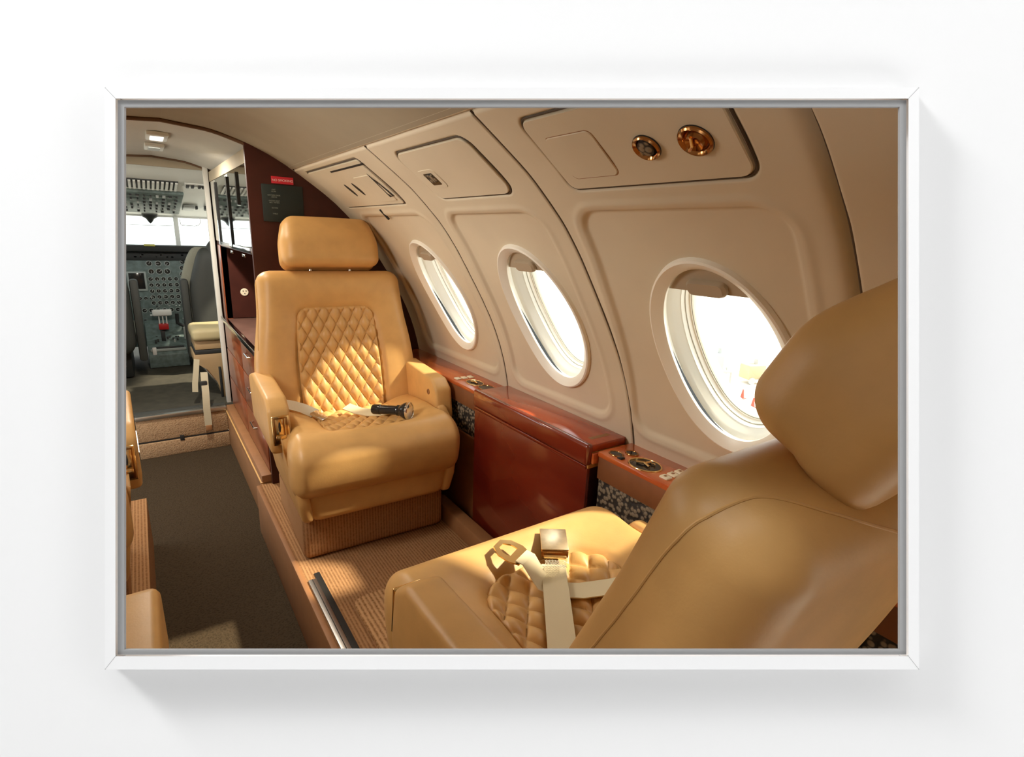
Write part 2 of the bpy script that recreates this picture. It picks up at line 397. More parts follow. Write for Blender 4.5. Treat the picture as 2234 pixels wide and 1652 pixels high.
# dark joint lines between the wall panels and round the service panels
jn=0
for f_ in SEAM[1:]:
    bm=bmesh.new(); tube(bm,[Vector(surf(float(f_(q_)),q_,-.0025)) for q_ in np.linspace(.414,1.33,70)],.0019,6)
    jn+=1; o=bmobj('trim_%d'%(4+jn),bm,'joint'); o['kind']='structure'
bm=bmesh.new(); tube(bm,[Vector(surf(float(SEAM[0](q_))+.001,q_,-.005)) for q_ in np.linspace(.5,1.33,70)],.004,6); clip_bm(bm); o=bmobj('trim_7',bm,'joint'); o['kind']='structure'
for (y0,y1,a_,b_,r_) in PSU:
    oo=outline_rr((y1-y0)/2,(b_-a_)/2,r_,8); pp=[]
    for i_ in range(len(oo)):
        for k_ in range(6): pp.append(oo[i_]+(oo[(i_+1)%len(oo)]-oo[i_])*k_/6)
    bm=bmesh.new(); tube(bm,[Vector(surf((y0+y1)/2+p_[0],(a_+b_)/2+p_[1],-.002)) for p_ in pp],.0019,6,True)
    jn+=1; o=bmobj('trim_%d'%(7+jn),bm,'joint'); o['kind']='structure'
# ------------------------------------------------------------------ service panels above the windows
def service(i):
    y0,y1,a,b,r=PSU[i]; c=((y0+y1)/2,(a+b)/2); e=.0035
    root=empty('service_panel',surf(c[0],c[1]).tolist())
    def P(name,yc,sc,out,n0,th,m,par,**k):
        o=patch(name,yc,sc,out,n0,th,m,par,**k); 
        p=par
        off=Vector(root.location); o.data.transform(Matrix.Translation(-off)); return o
    P('panel_cover',c[0],c[1],outline_rr((y1-y0)/2-e,(b-a)/2-e,max(.006,r-e)),.0025,.006,'cream_panel',root)
    return root,P,c
# nearest: small hatch, speaker, air outlet
root,P,c=service(0)
tag(root,'large overhead panel with two round bronze outlets above the nearest window','service panel','overhead service panels')
def hatch(P,root,y0,y1,s0,s1,r):
    g=P('hatch_gap',(y0+y1)/2,(s0+s1)/2,outline_rr((y1-y0)/2+.0012,(s1-s0)/2+.0012,r),.00275,.001,'tan_trim',root,K=2,edge=.0002)
    P('hatch',(y0+y1)/2,(s0+s1)/2,outline_rr((y1-y0)/2,(s1-s0)/2,r),.004,.002,'cream_panel',root,edge=.0012)
hatch(P,root,.628,.735,.497,.588,.012)
def roundel(name,yc,sc,rr,kind):
    o,ey,es,n=sfr(yc,sc); o=o-Vector(root.location)
    bm=bmesh.new(); lathe(bm,o,n,[(rr*.93,0),(rr,.004),(rr*.99,.007),(rr*.9,.009),(rr*.72,.006),(rr*.66,.003)],40)
    e=bmobj(name,bm,'brass_dark',root); e['label']='round bronze '+('loudspeaker' if kind=='s' else 'air outlet')
    if kind=='s':
        bm=bmesh.new(); lathe(bm,o+n*.001,n,[(rr*.7,0),(rr*.6,.006),(rr*.3,.0075),(0,.008)],32); bmobj('speaker_mesh',bm,'grille',e)
    else:
        bm=bmesh.new(); lathe(bm,o+n*.001,n,[(rr*.7,.001),(rr*.5,.009),(rr*.22,.006),(0,.0075)],32); bmobj('nozzle',bm,'brass_dark',e)
        bm=bmesh.new(); tube(bm,[o+n*.011-es*rr*.5-ey*rr*.1,o+n*.011+es*rr*.1+ey*rr*.1],.0022); tube(bm,[o+n*.011+es*rr*.1+ey*rr*.1,o+n*.010+es*rr*.4+ey*rr*.45],.002); bmobj('vane',bm,'gold',e)
    # contact ring
    bm=bmesh.new(); lathe(bm,o,n,[(rr*1.0,.001),(rr*1.03,.0035),(rr*.97,.0055)],40); bmobj('trim_ring',bm,'black_gloss',e)
roundel('speaker',.547,.5435,.0215,'s'); roundel('air_outlet',.466,.5435,.0245,'a')
# middle: door with a latch
root,P,c=service(1)
tag(root,'overhead panel with one small recessed latch, above the middle window','service panel','overhead service panels')
P('latch_plate',1.213,.545,outline_rr(.040,.030,.012),.0040,.0015,'cream_panel',root,edge=.001)
P('latch_recess',1.213,.545,outline_rr(.022,.019,.004),.0046,.001,'black_gloss',root,edge=.0003,K=2)
P('latch',1.210,.541,outline_rr(.018,.012,.004),.0075,.003,'grille',root,edge=.001,K=2)
# far: slots, a hatch left ajar
root,P,c=service(2)
tag(root,'overhead panel with dark slots and a hatch ajar, above the farthest window','service panel','overhead service panels')
P('slot',1.645,.459,outline_rr(.15,.0032,.003),.0031,.001,'black_gap',root,K=2,edge=.0003)
for y in (1.812,1.738): P('slot',y,.543,ell(.011,.028,20),.0031,.001,'black_gap',root,K=2,edge=.0003)
P('hatch',1.60,.548,outline_rr(.070,.052,.006),.0060,.003,'cream_panel',root,edge=.001)
tri=np.array([(.004,-.045),(-.010,.048),(.022,.052)])
P('hatch_gap',1.535,.552,tri-tri.mean(0),.0068,.001,'black_gap',root,K=2,edge=.0003)
# tiny screw slot under it
o=patch('coat_hook',1.74,.655,outline_rr(.004,.022,.003),.004,.006,'black_gap',None,K=2)
tag(o,'small dark slotted hook on the panel above the farthest window','hook')
# ------------------------------------------------------------------ floors
def zbox(name,b,m,bev=0): 
    bm=bmesh.new(); box(bm,*b,bev=bev); clip_bm(bm); return bmobj(name,bm,m,None,smooth=bev>0)
fl=zbox('floor',(.292,1.0,-.2,2.15,-.22,0),'carpet_tan'); fl['kind']='structure'
fl=zbox('floor',(-.9,-.085,-.2,2.24,-.22,0),'carpet_tan'); fl['kind']='structure'
fl=zbox('floor',(-1.0,1.05,-.3,3.30,-.26,-.2),'carpet_aisle'); fl['kind']='structure'
t=zbox('trim_1',(.276,.293,-.2,2.14,-.2,.004),'tan_trim',.004); t['kind']='structure'
# metal seat rail between the carpet edge and the trim
rl=empty('seat_rail',(.31,1.0,0)); tag(rl,'worn metal seat rail set in the raised floor beside the aisle','rail')
bm=bmesh.new(); box(bm,.296,.319,-.2,1.42,-.001,.006,bev=.001); clip_bm(bm); a=bmobj('rail_strip',bm,'alu',None); a.data.transform(Matrix.Translation((-.31,-1,0))); a.parent=rl
bm=bmesh.new(); box(bm,.3065,.3085,-.2,1.42,.006,.0068); clip_bm(bm); a=bmobj('rail_slot',bm,'black_gap',None,smooth=False); a.data.transform(Matrix.Translation((-.31,-1,0))); a.parent=rl
bm=bmesh.new(); box(bm,.320,.336,-.2,1.45,-.001,.003); clip_bm(bm); a=bmobj('rail_channel',bm,'black_gap',None,smooth=False); a.data.transform(Matrix.Translation((-.31,-1,0))); a.parent=rl
# ribbed carpet insert in front of the near seat
bm=bmesh.new(); prism(bm,[(.375,.752),(.372,1.24),(.384,1.262),(.41,1.27),(.80,1.27),(.80,.752)],'z',.0,.010,bev=.004); 
o=bmobj('ribbed_mat',bm,'carpet_rib'); tag(o,'ribbed tan carpet mat on the floor between the facing seats','mat')
# floor cover strip along the ledge cabinet
bm=bmesh.new(); prism(bm,[(.842,.0),(.842,.055),(.80,.050),(.79,.0)],'y',.75,1.62,bev=.004); o=bmobj('baseboard_right',bm,'tan_trim'); o['kind']='structure'
# ------------------------------------------------------------------ ledge with wood top, grille, controls
def ledge(name,y0,y1,xf,label):
    r=empty(name,(xf,y0,.3)); off=Matrix.Translation((-xf,-y0,-.3))
    def B(n,b,m,bev=.0015):
        bm=bmesh.new(); box(bm,*b,bev=bev); clip_bm(bm); o=bmobj(n,bm,m,r); o.data.transform(off); return o
    B('wood_top',(xf,.984,y0,y1,.490,.504),'wood_orange',.003)
    B('fascia',(xf+.003,.97,y0,y1,.432,.490),'fascia_brown')
    B('woven_grille',(xf+.010,.97,y0,y1,.33,.431),'grille',.001)
    B('lower_fascia',(xf+.004,.97,y0,y1,.0,.3295),'fascia_brown')
    tag(r,label,'side ledge','cherry side ledges under the windows'); return r,off
near,offn=ledge('side_ledge',-.2,.857,.866,'near cherry side ledge carrying a large gold ashtray and three cream buttons')
far,offf=ledge('side_ledge',1.423,2.125,.862,'far cherry side ledge with two round holders beside the rear-facing seat')
def ctl(kind,par,off,x,y,a,b,m='gold'):
    """flush oval fitting on the ledge, half sizes a (x), b (y)"""
    def el(f,z0,z1,f2=None):
        bm=bmesh.new(); n=36
        r0=[bm.verts.new((x+a*f*math.cos(2*math.pi*k/n),y+b*f*math.sin(2*math.pi*k/n),z0)) for k in range(n)]
        r1=[bm.verts.new((x+a*(f2 or f)*math.cos(2*math.pi*k/n),y+b*(f2 or f)*math.sin(2*math.pi*k/n),z1)) for k in range(n)]
        for k in range(n): bm.faces.new((r0[k],r0[(k+1)%n],r1[(k+1)%n],r1[k]))
        bm.faces.new(r1); return bm
    bm=bmesh.new(); tube(bm,[(x+a*math.cos(2*math.pi*k/40),y+b*math.sin(2*math.pi*k/40),.5045) for k in range(40)],.0022,8,True)
    o=bmobj(kind,bm,m,par); o.data.transform(off)
    d=bmobj('lid',el(.97,.5040,.5052,.93),'black_gloss',o); d.data.transform(off)
    return o
def fit(par,off,name,bm,m): o=bmobj(name,bm,m,par); o.data.transform(off); return o
as_=ctl('ashtray',near,offn,.905,.742,.033,.040); as_['label']='large gold rimmed oval ashtray'
bm=bmesh.new(); tube(bm,[(.895,.76,.508),(.905,.745,.509),(.90,.725,.508)],.003); tube(bm,[(.905,.745,.508),(.925,.742,.508)],.0025); tube(bm,[(.915,.722,.508),(.922,.728,.508),(.918,.735,.508)],.002)
o=bmobj('catch',bm,'gold',as_); o.data.transform(offn)
ctl('round_socket',near,offn,.893,.822,.014,.018,'brass_dark'); ctl('round_socket',near,offn,.93,.806,.013,.016,'brass_dark')
bm=bmesh.new(); box(bm,.876,.890,.790,.803,.504,.508,bev=.001); fit(near,offn,'switch',bm,'black_gloss')
for q in range(3):
    bm=bmesh.new(); box(bm,.882+.025*q,.902+.025*q,.660,.683,.503,.509,bev=.003); b_=fit(near,offn,'button',bm,'button')
    bm=bmesh.new(); box(bm,.888+.025*q,.895+.025*q,.669,.675,.509,.5095); o=bmobj('button_mark',bm,'tan_trim',b_,smooth=False); o.data.transform(offn)
a2=ctl('cup_holder',far,offf,.912,1.525,.026,.040); bm=bmesh.new(); tube(bm,[(.905,1.54,.508),(.912,1.525,.509),(.91,1.505,.508)],.003); o=bmobj('catch',bm,'gold',a2); o.data.transform(offf)
ctl('cup_holder',far,offf,.915,1.452,.025,.034,'brass_dark')
for q in range(3):
    bm=bmesh.new(); box(bm,.875+.026*q,.895+.026*q,1.585,1.612,.503,.508,bev=.003); fit(far,offf,'button',bm,'button')
# folding table cabinet between the seats
tc=empty('table_cabinet',(.85,1.14,0)); tag(tc,'glossy cherry red folding table cabinet standing between the two side ledges','cabinet')
T=Matrix.Translation((-.85,-1.14,0))
def TC(n,bm,m,par=tc,sm=True): o=bmobj(n,bm,m,par,sm); o.data.transform(T); return o
bm=bmesh.new(); box(bm,.858,.978,.872,1.412,.495,.516,bev=.004); TC('table_lid',bm,'wood_lid')
bm=bmesh.new(); box(bm,.842,.863,.868,1.420,.462,.519,bev=.009,seg=4); TC('rounded_nosing',bm,'wood_red')
bm=bmesh.new(); box(bm,.845,.853,.875,1.416,.452,.462,bev=.002); TC('moulding',bm,'wood_red')
bm=bmesh.new(); box(bm,.850,.97,.871,1.416,.455,.495); TC('end_block',bm,'wood_edge',sm=False)
bm=bmesh.new(); box(bm,.848,.860,.872,1.416,.0,.455,bev=.002); TC('front_door',bm,'wood_red')
bm=bmesh.new(); box(bm,.858,.97,.880,1.410,.0,.456); TC('carcass',bm,'maroon',sm=False)
bm=bmesh.new(); box(bm,.884,.950,.900,.914,.5158,.5163); TC('engraved_plate',bm,'tan_trim',sm=False)
bm=bmesh.new(); box(bm,.855,.98,.859,.868,.47,.497,bev=.002); TC('edge_strip',bm,'wood_orange')
# ------------------------------------------------------------------ seats
TB,HB=math.radians(13),.12
def dishb(x,z):   # hollow of the back cushion (x across, z up from its middle)
    return .036*np.exp(-(x/.17)**4)*sstep(.21,.10,z)*1.0
def backw(z): return 1.0-.045*sstep(-.05,.30,z)
PWB=lambda z:.150-.012*sstep(-.1,.2,z)
def qual(u,v,w,h):
    a=u/w+v/h; b=u/w-v/h
    return (np.abs(np.sin(math.pi*a))*np.abs(np.sin(math.pi*b)))**.45
def cushtop(x,y):  # height of the seat cushion top above the floor
    z=.428-.045*np.exp(-(x/.16)**4)*sstep(-.25,-.13,y)-.012*sstep(-.2,-.3,y)-.02*sstep(-.1,.12,y)
    return z
def make_seat():
    s=empty('club_seat')
    # carpeted plinth
    bm=bmesh.new(); prism(bm,[(-.235,-.205),(.235,-.205),(.235,.22),(-.235,.22)],'z',.001,.15,bev=.022,seg=4); bmobj('plinth',bm,'carpet_tan',s)
    # leather skirt under the cushion
    def dsk(P):
        k=(P[:,2]+.06)/.12; P[:,0]*=.88+.12*k; P[:,1]-=.0*k; P[P[:,1]<0,1]*=1.0; return P
    pillow('seat_skirt',(.245,.242,.06),(.03,.04,.03),'leather',s,dsk,n=14,loc=(0,-.01,.205))
    # cushion
    def dc(P):
        x,y,z=P[:,0],P[:,1]-.075,P[:,2]
        t=np.clip((z+.1)/.2,0,1)
        ztop=cushtop(x,y)
        zn=.222+ (z+.1)/.2*(ztop-.222)
        y2=y+.0*t
        y2=np.where(y<-.15,y-.018*np.sin(math.pi*t)+.03*(1-t)*sstep(-.15,-.3,y),y)
        # quilt bed
        e=rrsd(x,y,-.142,.142,-.178,.16,.085)
        zn=zn-(t>.8)*.009*sstep(.004,-.006,e)
        zn=zn-.02*(1-t)*sstep(.1,.265,np.abs(x))*0
        xn=x*(1+.04*sstep(-.13,-.21,y)+.015*np.sin(math.pi*np.clip(t,0,1)))
        return np.stack([xn,y2,zn],-1)
    pillow('seat_cushion',(.252,.225,.10),(.034,.072,.062),'leather',s,dc,n=60)
    # quilted insert of the cushion
    def quilt(name,fn,out,K,parent,m='leather'):
        vs=[];N=len(out)
        fr=[1.0,.985,.96]+[ .96*(1-k/K) for k in range(1,K)]
        for i,f in enumerate(fr):
            for p in out*f: vs.append(fn(p[0],p[1],i))
        fs=[(a*N+i,a*N+(i+1)%N,(a+1)*N+(i+1)%N,(a+1)*N+i) for a in range(len(fr)-1) for i in range(N)]
        vs.append(fn(0,0,9)); c=len(vs)-1; b=(len(fr)-1)*N
        fs+=[(b+i,b+(i+1)%N,c) for i in range(N)]
        me=bpy.data.meshes.new(name); me.from_pydata(vs,[],fs); return link(name,me,m,parent)
    def dense(o,n=8):
        q=[]
        for i in range(len(o)):
            a,b=o[i],o[(i+1)%len(o)]; L=max(1,int(np.linalg.norm(b-a)/.0028))
            for k in range(L): q.append(a+(b-a)*k/L)
        return np.array(q)
    oc=dense(outline_rr(.138,.166,.080,10))
    def fc(x,y,i):
        y=y-.012; z=float(cushtop(x,y)); h=float(qual(x,y,.048,.060)); e=0 if i==0 else (.5 if i==1 else 1)
        return (x,y,z-.008+e*(.002+.012*h))
    quilt('quilted_insert',fc,oc,60,s)
    # side panels and arm rests
    for sg in (-1,1):
        def side(name,pts,x0,x1,bev,m='leather',seg=4):
            bm=bmesh.new(); prism(bm,pts,'x',x0,x1,bev=bev,seg=seg)
            for v in bm.verts:
                k=min(1,max(0,(v.co.z-.15)/.22)); v.co.x=(v.co.x-.30)*1+.30-(1-k)*.032
                v.co.x*=sg
            return bmobj(name,bm,m,s)
        side('side_panel',[(-.150,.43),(-.19,.37),(-.262,.30),(-.266,.22),(-.248,.152),(.20,.150),(.26,.30),(.24,.43)],.238,.272,.014)
        ar=side('arm_rest',[(-.092,.512),(-.135,.482),(-.152,.385),(-.14,.345),(.25,.345),(.27,.50),(.18,.525)],.236,.298,.012)
        bm=bmesh.new(); tube(bm,[(sg*.248,y,z) for y,z in ((.20,.513),(-.07,.499),(-.105,.485),(-.125,.46),(-.135,.38))],.0016,6); bmobj('piping',bm,'leather',ar)
    # ashtray in the front of the aisle side arm (local -x)
    x=-.267; q=empty('_q')
    fx=Matrix.Translation((x,-.153,.425))@Matrix.Rotation(math.radians(-7),4,'X'); bpy.data.objects.remove(q)
    bm=bmesh.new(); box(bm,-.024,.024,-.006,.004,-.044,.044,bev=.003); bm.transform(fx); ash=bmobj('arm_ashtray',bm,'gold',s); ash['label']='gold flip ashtray in the arm front'
    bm=bmesh.new(); box(bm,-.019,.019,-.0072,-.005,-.039,.039,bev=.001); bm.transform(fx); bmobj('ashtray_well',bm,'brass_dark',ash)
    bm=bmesh.new(); box(bm,-.016,.006,-.010,-.005,-.012,.036,bev=.002); box(bm,.009,.013,-.011,-.006,-.036,.037,bev=.001); box(bm,-.016,.010,-.014,-.006,-.024,-.012,bev=.002); bm.transform(fx); bmobj('ashtray_lid',bm,'gold',ash)
    bm=bmesh.new(); lathe(bm,(-.004,-.0102,.012),(0,-1,0),[(.0035,0),(.002,.001),(0,.0012)],12)
    for v in bm.verts: v.co.z=.012+(v.co.z-.012)*4.5
    bm.transform(fx); bmobj('finger_slot',bm,'black_gap',ash)
    # button in the inner face of the window side arm
    bm=bmesh.new(); lathe(bm,(.236,-.075,.46),(-1,0,0),[(.010,0),(.010,.002),(.006,.003),(.0055,.001),(0,.001)],20); bmobj('recline_button',bm,'tan_trim',s)
    # backrest
    q=Matrix.Translation((0,.155,.330))@Matrix.Rotation(-TB,4,'X')@Matrix.Translation((0,0,.27))
    def db(P):
        x,y,z=P[:,0],P[:,1],P[:,2]
        f=y<0
        y=np.where(f,y+dishb(x,z),y+.028*np.exp(-((np.abs(x)-.0)/.22)**4)*sstep(.27,.1,z)*0)
        w=PWB(z); e=rrsd(x*(.150/w),z,-.150,.150,-.30,.140,.045)
        y=np.where(f,y+.010*sstep(.004,-.007,e),y)
        y=np.where(~f,y+.035*np.cos(np.clip(x/.28,-1,1)*math.pi/2)*np.cos(np.clip(z/.28,-1,1)*math.pi/2),y)
        return np.stack([x*backw(z)*(1+.085*sstep(.15,-.1,z)),y,z],-1)
    b=pillow('backrest',(.262,.060,.268),(.050,.050,.046),'leather',s,db,n=64); b.data.transform(q)
    ob=dense(outline_rr(.146,.215,.040,10))
    def fb(x,z,i):
        z=z-.078; x2=x*float(PWB(z))/.150; h=float(qual(x,z,.0435,.074)); e=0 if i==0 else (.5 if i==1 else 1)
        return q@Vector((x2,-.060+float(dishb(x2,z))+.009-e*((.002+.0150*h)),z))
    quilt('quilted_back',fb,ob,64,s)
    # seam over the rear of the backrest
    from mathutils.bvhtree import BVHTree
    tr=BVHTree.FromPolygons([v.co for v in b.data.vertices],[p.vertices for p in b.data.polygons])
    half=[(.278,-.04,-.02),(.275,-.03,.07),(.268,-.025,.14),(.258,-.02,.195),(.240,-.012,.235),(.215,.0,.258),(.17,.03,.266),(.12,.055,.258),(.08,.07,.246),(.04,.08,.236),(0,.08,.232)]
    raw=half+[(-x,y,z) for x,y,z in half[-2::-1]]; pts=[]
    for (p0,p1) in zip(raw,raw[1:]):
        for k in range(5):
            p_=q@(Vector(p0).lerp(Vector(p1),k/5)); pts.append(tr.find_nearest(p_)[0])
    bm=bmesh.new(); tube(bm,pts,.0014,6); bmobj('rear_seam',bm,'leather',b)
    # headrest
    def dh(P):
        x,y,z=P[:,0],P[:,1],P[:,2]
        z=z-.018*(y>0)*np.minimum(1,np.maximum(y,0)/.05)*sstep(.02,-.08,z)
        x=x*(1-.11*sstep(-.02,.09,z)); y=y*(1-.30*sstep(0,.09,z))-.012*(1-(x/.17)**2)*(y<0)
        y=y+.02*sstep(-.02,.09,z)
        return np.stack([x,y,z],-1)
    hq=Matrix.Translation((0,.262,.955))@Matrix.Rotation(-math.radians(9),4,'X')
    h=pillow('headrest',(.169,.062,.088),(.040,.042,.034),'leather',s,dh,n=36); h.data.transform(hq)
    for sx in (-.07,.07):
        bm=bmesh.new(); cyl(bm,(sx,.262,.855),(0,.15,1),.006,.10,12); bmobj('headrest_post',bm,'chrome',s)
    return s
def copy_tree(o,parent=None):
    c=o.copy(); COL.objects.link(c)
    if parent: c.parent=parent
    for ch in list(o.children): copy_tree(ch,c)
    return c
seat=make_seat(); proto=seat
seat.location=(.555,1.72,0); seat.rotation_euler=(0,0,math.radians(-2))
tag(seat,'tan quilted leather seat facing the camera with a flashlight on its cushion','seat','club seats')
def recline(o,deg):
    P=Matrix.Translation((0,.155,.36)); Q=P@Matrix.Rotation(-math.radians(deg),4,'X')@P.inverted()
    for ch in o.children:
        if ch.name.split('.')[0] in ('backrest','quilted_back','headrest','headrest_post'): ch.matrix_basis=Q@ch.matrix_basis
def mirror_seat(o):
    o.scale=(-1,1,1)
s2=copy_tree(seat); s2.location=(.553,.52,0); s2.rotation_euler=(0,0,math.radians(180)); mirror_seat(s2)
recline(s2,8)
for ch in s2.children:
    if ch.name.split('.')[0] in ('headrest','headrest_post'):
        P=Matrix.Translation((0,.31,.80)); ch.matrix_basis=P@Matrix.Rotation(-math.radians(11),4,'X')@P.inverted()@Matrix.Translation((.012,.0,-.013))@ch.matrix_basis
for ch in s2.children:
    if ch.name.split('.')[0] in ('arm_rest','recline_button') and ch.data.vertices[0].co.x>0: ch.matrix_basis=Matrix.Translation((0,.03,-.115))@ch.matrix_basis
tag(s2,'nearest tan leather seat seen from behind with a lap belt across its cushion','seat')
s3=copy_tree(seat); s3.location=(-.362,1.66,0); s3.rotation_euler=(0,0,math.radians(2)); mirror_seat(s3)
tag(s3,'tan leather seat across the aisle, only its gold ashtray arm in view','seat')
# near seat across the aisle: only the front of it lies beyond the picture opening
s4=copy_tree(seat); s4.location=(-.330,.70,0); s4.rotation_euler=(0,0,math.radians(180))
tag(s4,'tan leather seat across the aisle in the bottom left corner','seat')
for ch in list(s4.children_recursive):
    if ch.name.split('.')[0] in ('backrest','quilted_back','rear_seam','headrest','headrest_post'):
        bpy.data.objects.remove(ch)
bpy.context.view_layer.update()
for ch in s4.children_recursive:
    ch.data=ch.data.copy(); bm=bmesh.new(); bm.from_mesh(ch.data); mw=ch.matrix_world.copy(); bm.transform(mw); clip_bm(bm,D+.012); bm.transform(mw.inverted()); bm.to_mesh(ch.data); bm.free()
for ch in list(s4.children_recursive):
    if not len(ch.data.polygons): bpy.data.objects.remove(ch)
# ------------------------------------------------------------------ belts
def webs(bm,pts,w,side,t=.001): ribbon(bm,pts,w,side,t)
NCX,NCY=.555,.51
def cz(x,y): return float(cushtop(NCX-x,NCY-y))
belt=empty('seat_belt',(.60,.60,.39)); tag(belt,'cream lap belt with gold buckle lying on the near seat cushion','seat belt','lap belts')
OB=Matrix.Translation((-.60,-.60,-.39))
def BO(n,bm,m,par=belt,sm=True,off=OB): o=bmobj(n,bm,m,par,sm); o.data.transform(off); return o
d=Vector((-.085,-.125,0)).normalized(); sd=Vector((d.y,-d.x,0))
def path(p0,p1,n,h=.003,zf=cz): 
    return [Vector((p0[0]+(p1[0]-p0[0])*k/n,p0[1]+(p1[1]-p0[1])*k/n,0))+Vector((0,0,zf(p0[0]+(p1[0]-p0[0])*k/n,p0[1]+(p1[1]-p0[1])*k/n)+h)) for k in range(n+1)]
bm=bmesh.new(); webs(bm,path((.580,.665),(.400,.405),14,.014),.046,sd); BO('strap',bm,'webbing')
bx=Vector((.607,.700,cz(.607,.70)+.016))
ang=math.atan2(d.x,-d.y)
mb=Matrix.Translation(bx)@Matrix.Rotation(ang,4,'Z')@Matrix.Rotation(math.radians(4),4,'X')
bm=bmesh.new(); box(bm,-.026,.026,-.034,.034,-.010,.005,bev=.002); bm.transform(mb); bk=BO('buckle',bm,'brass_dark')
bm=bmesh.new(); box(bm,-.0265,.0265,-.032,.034,.005,.0085,bev=.0015); bm.transform(mb); BO('buckle_lid',bm,'lid_gold',bk)
bm=bmesh.new(); box(bm,-.022,.022,-.042,-.030,-.006,-.001,bev=.002); bm.transform(mb); BO('buckle_bar',bm,'gold',bk)
bm=bmesh.new()
for k in range(5):
    p=[mb@Vector((-.02+.04*j/14,-.050-.004*k+(.0015 if j%2 else -.0015),-.004)) for j in range(15)]
    tube(bm,p,.0006,4)
BO('stitching',bm,'webbing_cream')
# tongue with its short strap
tg=Matrix.Translation((.508,.708,cz(.508,.708)+.022))@Matrix.Rotation(math.radians(24),4,'Z')@Matrix.Rotation(math.radians(-6),4,'Y')@Matrix.Rotation(math.radians(10),4,'X')
bm=bmesh.new()
outer=[(-.020,-.032),(.020,-.032),(.026,-.012),(.024,.012),(.012,.030),(-.012,.030),(-.024,.012),(-.026,-.012)]
inner=[(-.013,-.008),(.013,-.008),(.014,.002),(.013,.008),(.007,.020),(-.007,.020),(-.013,.008),(-.014,.002)]
vo=[[bm.verts.new((x,y,z)) for x,y in L_] for z in (-.0015,.0015) for L_ in (outer,inner)]
for k in range(8):
    j=(k+1)%8
    bm.faces.new((vo[0][k],vo[0][j],vo[1][j],vo[1][k])); bm.faces.new((vo[2][k],vo[2][j],vo[3][j],vo[3][k]))
    bm.faces.new((vo[0][k],vo[0][j],vo[2][j],vo[2][k])); bm.faces.new((vo[1][k],vo[1][j],vo[3][j],vo[3][k]))
bm.transform(tg); BO('tongue',bm,'gold')
bm=bmesh.new(); pts=[tg@Vector((0,-.024,.003)),tg@Vector((0,-.040,.004)),Vector((.536,.640,cz(.536,.640)+.011)),Vector((.553,.615,cz(.553,.615)+.006)),Vector((.585,.590,cz(.585,.590)+.008)),Vector((.64,.565,cz(.64,.565)+.010)),Vector((.72,.52,cz(.72,.52)+.010)),Vector((.80,.46,cz(.79,.46)+.006))]
webs(bm,pts,.042,[Vector((.91,.40,0)),Vector((.91,.40,0)),Vector((.85,.5,0)),Vector((.7,.7,0)),Vector((.5,.85,0)),Vector((.4,.9,0)),Vector((.35,.9,0)),Vector((.5,.85,0))],.0012); BO('short_strap',bm,'webbing')
if 0: bm=bmesh.new(); pts=[Vector((x,y,cz(x,y)+.004)) for x,y in ((.585,.625),(.61,.60),(.65,.555),(.72,.47))]; webs(bm,pts,.040,Vector((.75,.65,0)),.0012); BO('strap_end',bm,'webbing')
# far belt halves on the far cushion
fb_=empty('seat_belt',(.45,1.74,.37)); tag(fb_,'unfastened cream belt lying across the far seat under the flashlight','seat belt','lap belts')
OF=Matrix.Translation((-.45,-1.74,-.37))
def czf(x,y): return float(cushtop(x-.555,y-1.72))
bm=bmesh.new(); ribbon(bm,[Vector((x,y,czf(x,y)+h)) for x,y,h in ((.335,1.83,.02),(.36,1.80,.022),(.39,1.765,.022),(.42,1.73,.017))],.040,Vector((.5,.9,.5)),.0015); BO('strap',bm,'webbing_cream',fb_,off=OF)
bm=bmesh.new(); box(bm,-.018,.018,-.024,.024,-.004,.004,bev=.002); bm.transform(Matrix.Translation((.428,1.715,czf(.428,1.715)+.014))@Matrix.Rotation(math.radians(40),4,'Z')@Matrix.Rotation(math.radians(25),4,'X')); BO('tongue',bm,'chrome',fb_,off=OF)
bm=bmesh.new(); ribbon(bm,[Vector((x,y,czf(x,y)+h)) for x,y,h in ((.545,1.80,.03),(.57,1.755,.018),(.60,1.71,.012),(.64,1.68,.010),(.68,1.66,.010))],.038,Vector((.5,.8,.3)),.0015); BO('strap',bm,'webbing',fb_,off=OF)
# ------------------------------------------------------------------ flashlight
tor=empty('flashlight',(.62,1.68,.42)); tag(tor,'black and chrome flashlight lying on the far seat cushion','flashlight')
A=Vector((.590,1.655,.420)); B_=Vector((.676,1.553,.430)); ax=(B_-A).normalized(); OT=Matrix.Translation((-.62,-1.68,-.42))
def TO(n,prof,m,par=tor,nn=32): bm=bmesh.new(); lathe(bm,A,ax,prof,nn); o=bmobj(n,bm,m,par); o.data.transform(OT); return o
L_=(B_-A).length
TO('barrel',[(0,0),(.015,.001),(.0175,.006),(.0175,.03),(.0155,.032),(.0155,.09),(.018,.093),(.018,.100),(.016,.103)],'black_gloss')
hd=TO('head',[(.016,.100),(.020,.106),(.028,.122),(.0295,.135),(.0295,L_+.002),(.027,L_+.004)],'black_gloss')
TO('bezel_ring',[(.027,L_+.001),(.0298,L_-.002),(.030,L_+.004),(.027,L_+.006),(.0255,L_+.004)],'chrome',hd)
TO('reflector',[(.026,L_+.003),(.020,L_-.008),(.010,L_-.018),(.004,L_-.020),(.004,L_-.012),(0,L_-.011)],'chrome',hd,10)
TO('lens',[(.0258,L_+.0035),(.015,L_+.005),(0,L_+.0055)],'glass',hd)
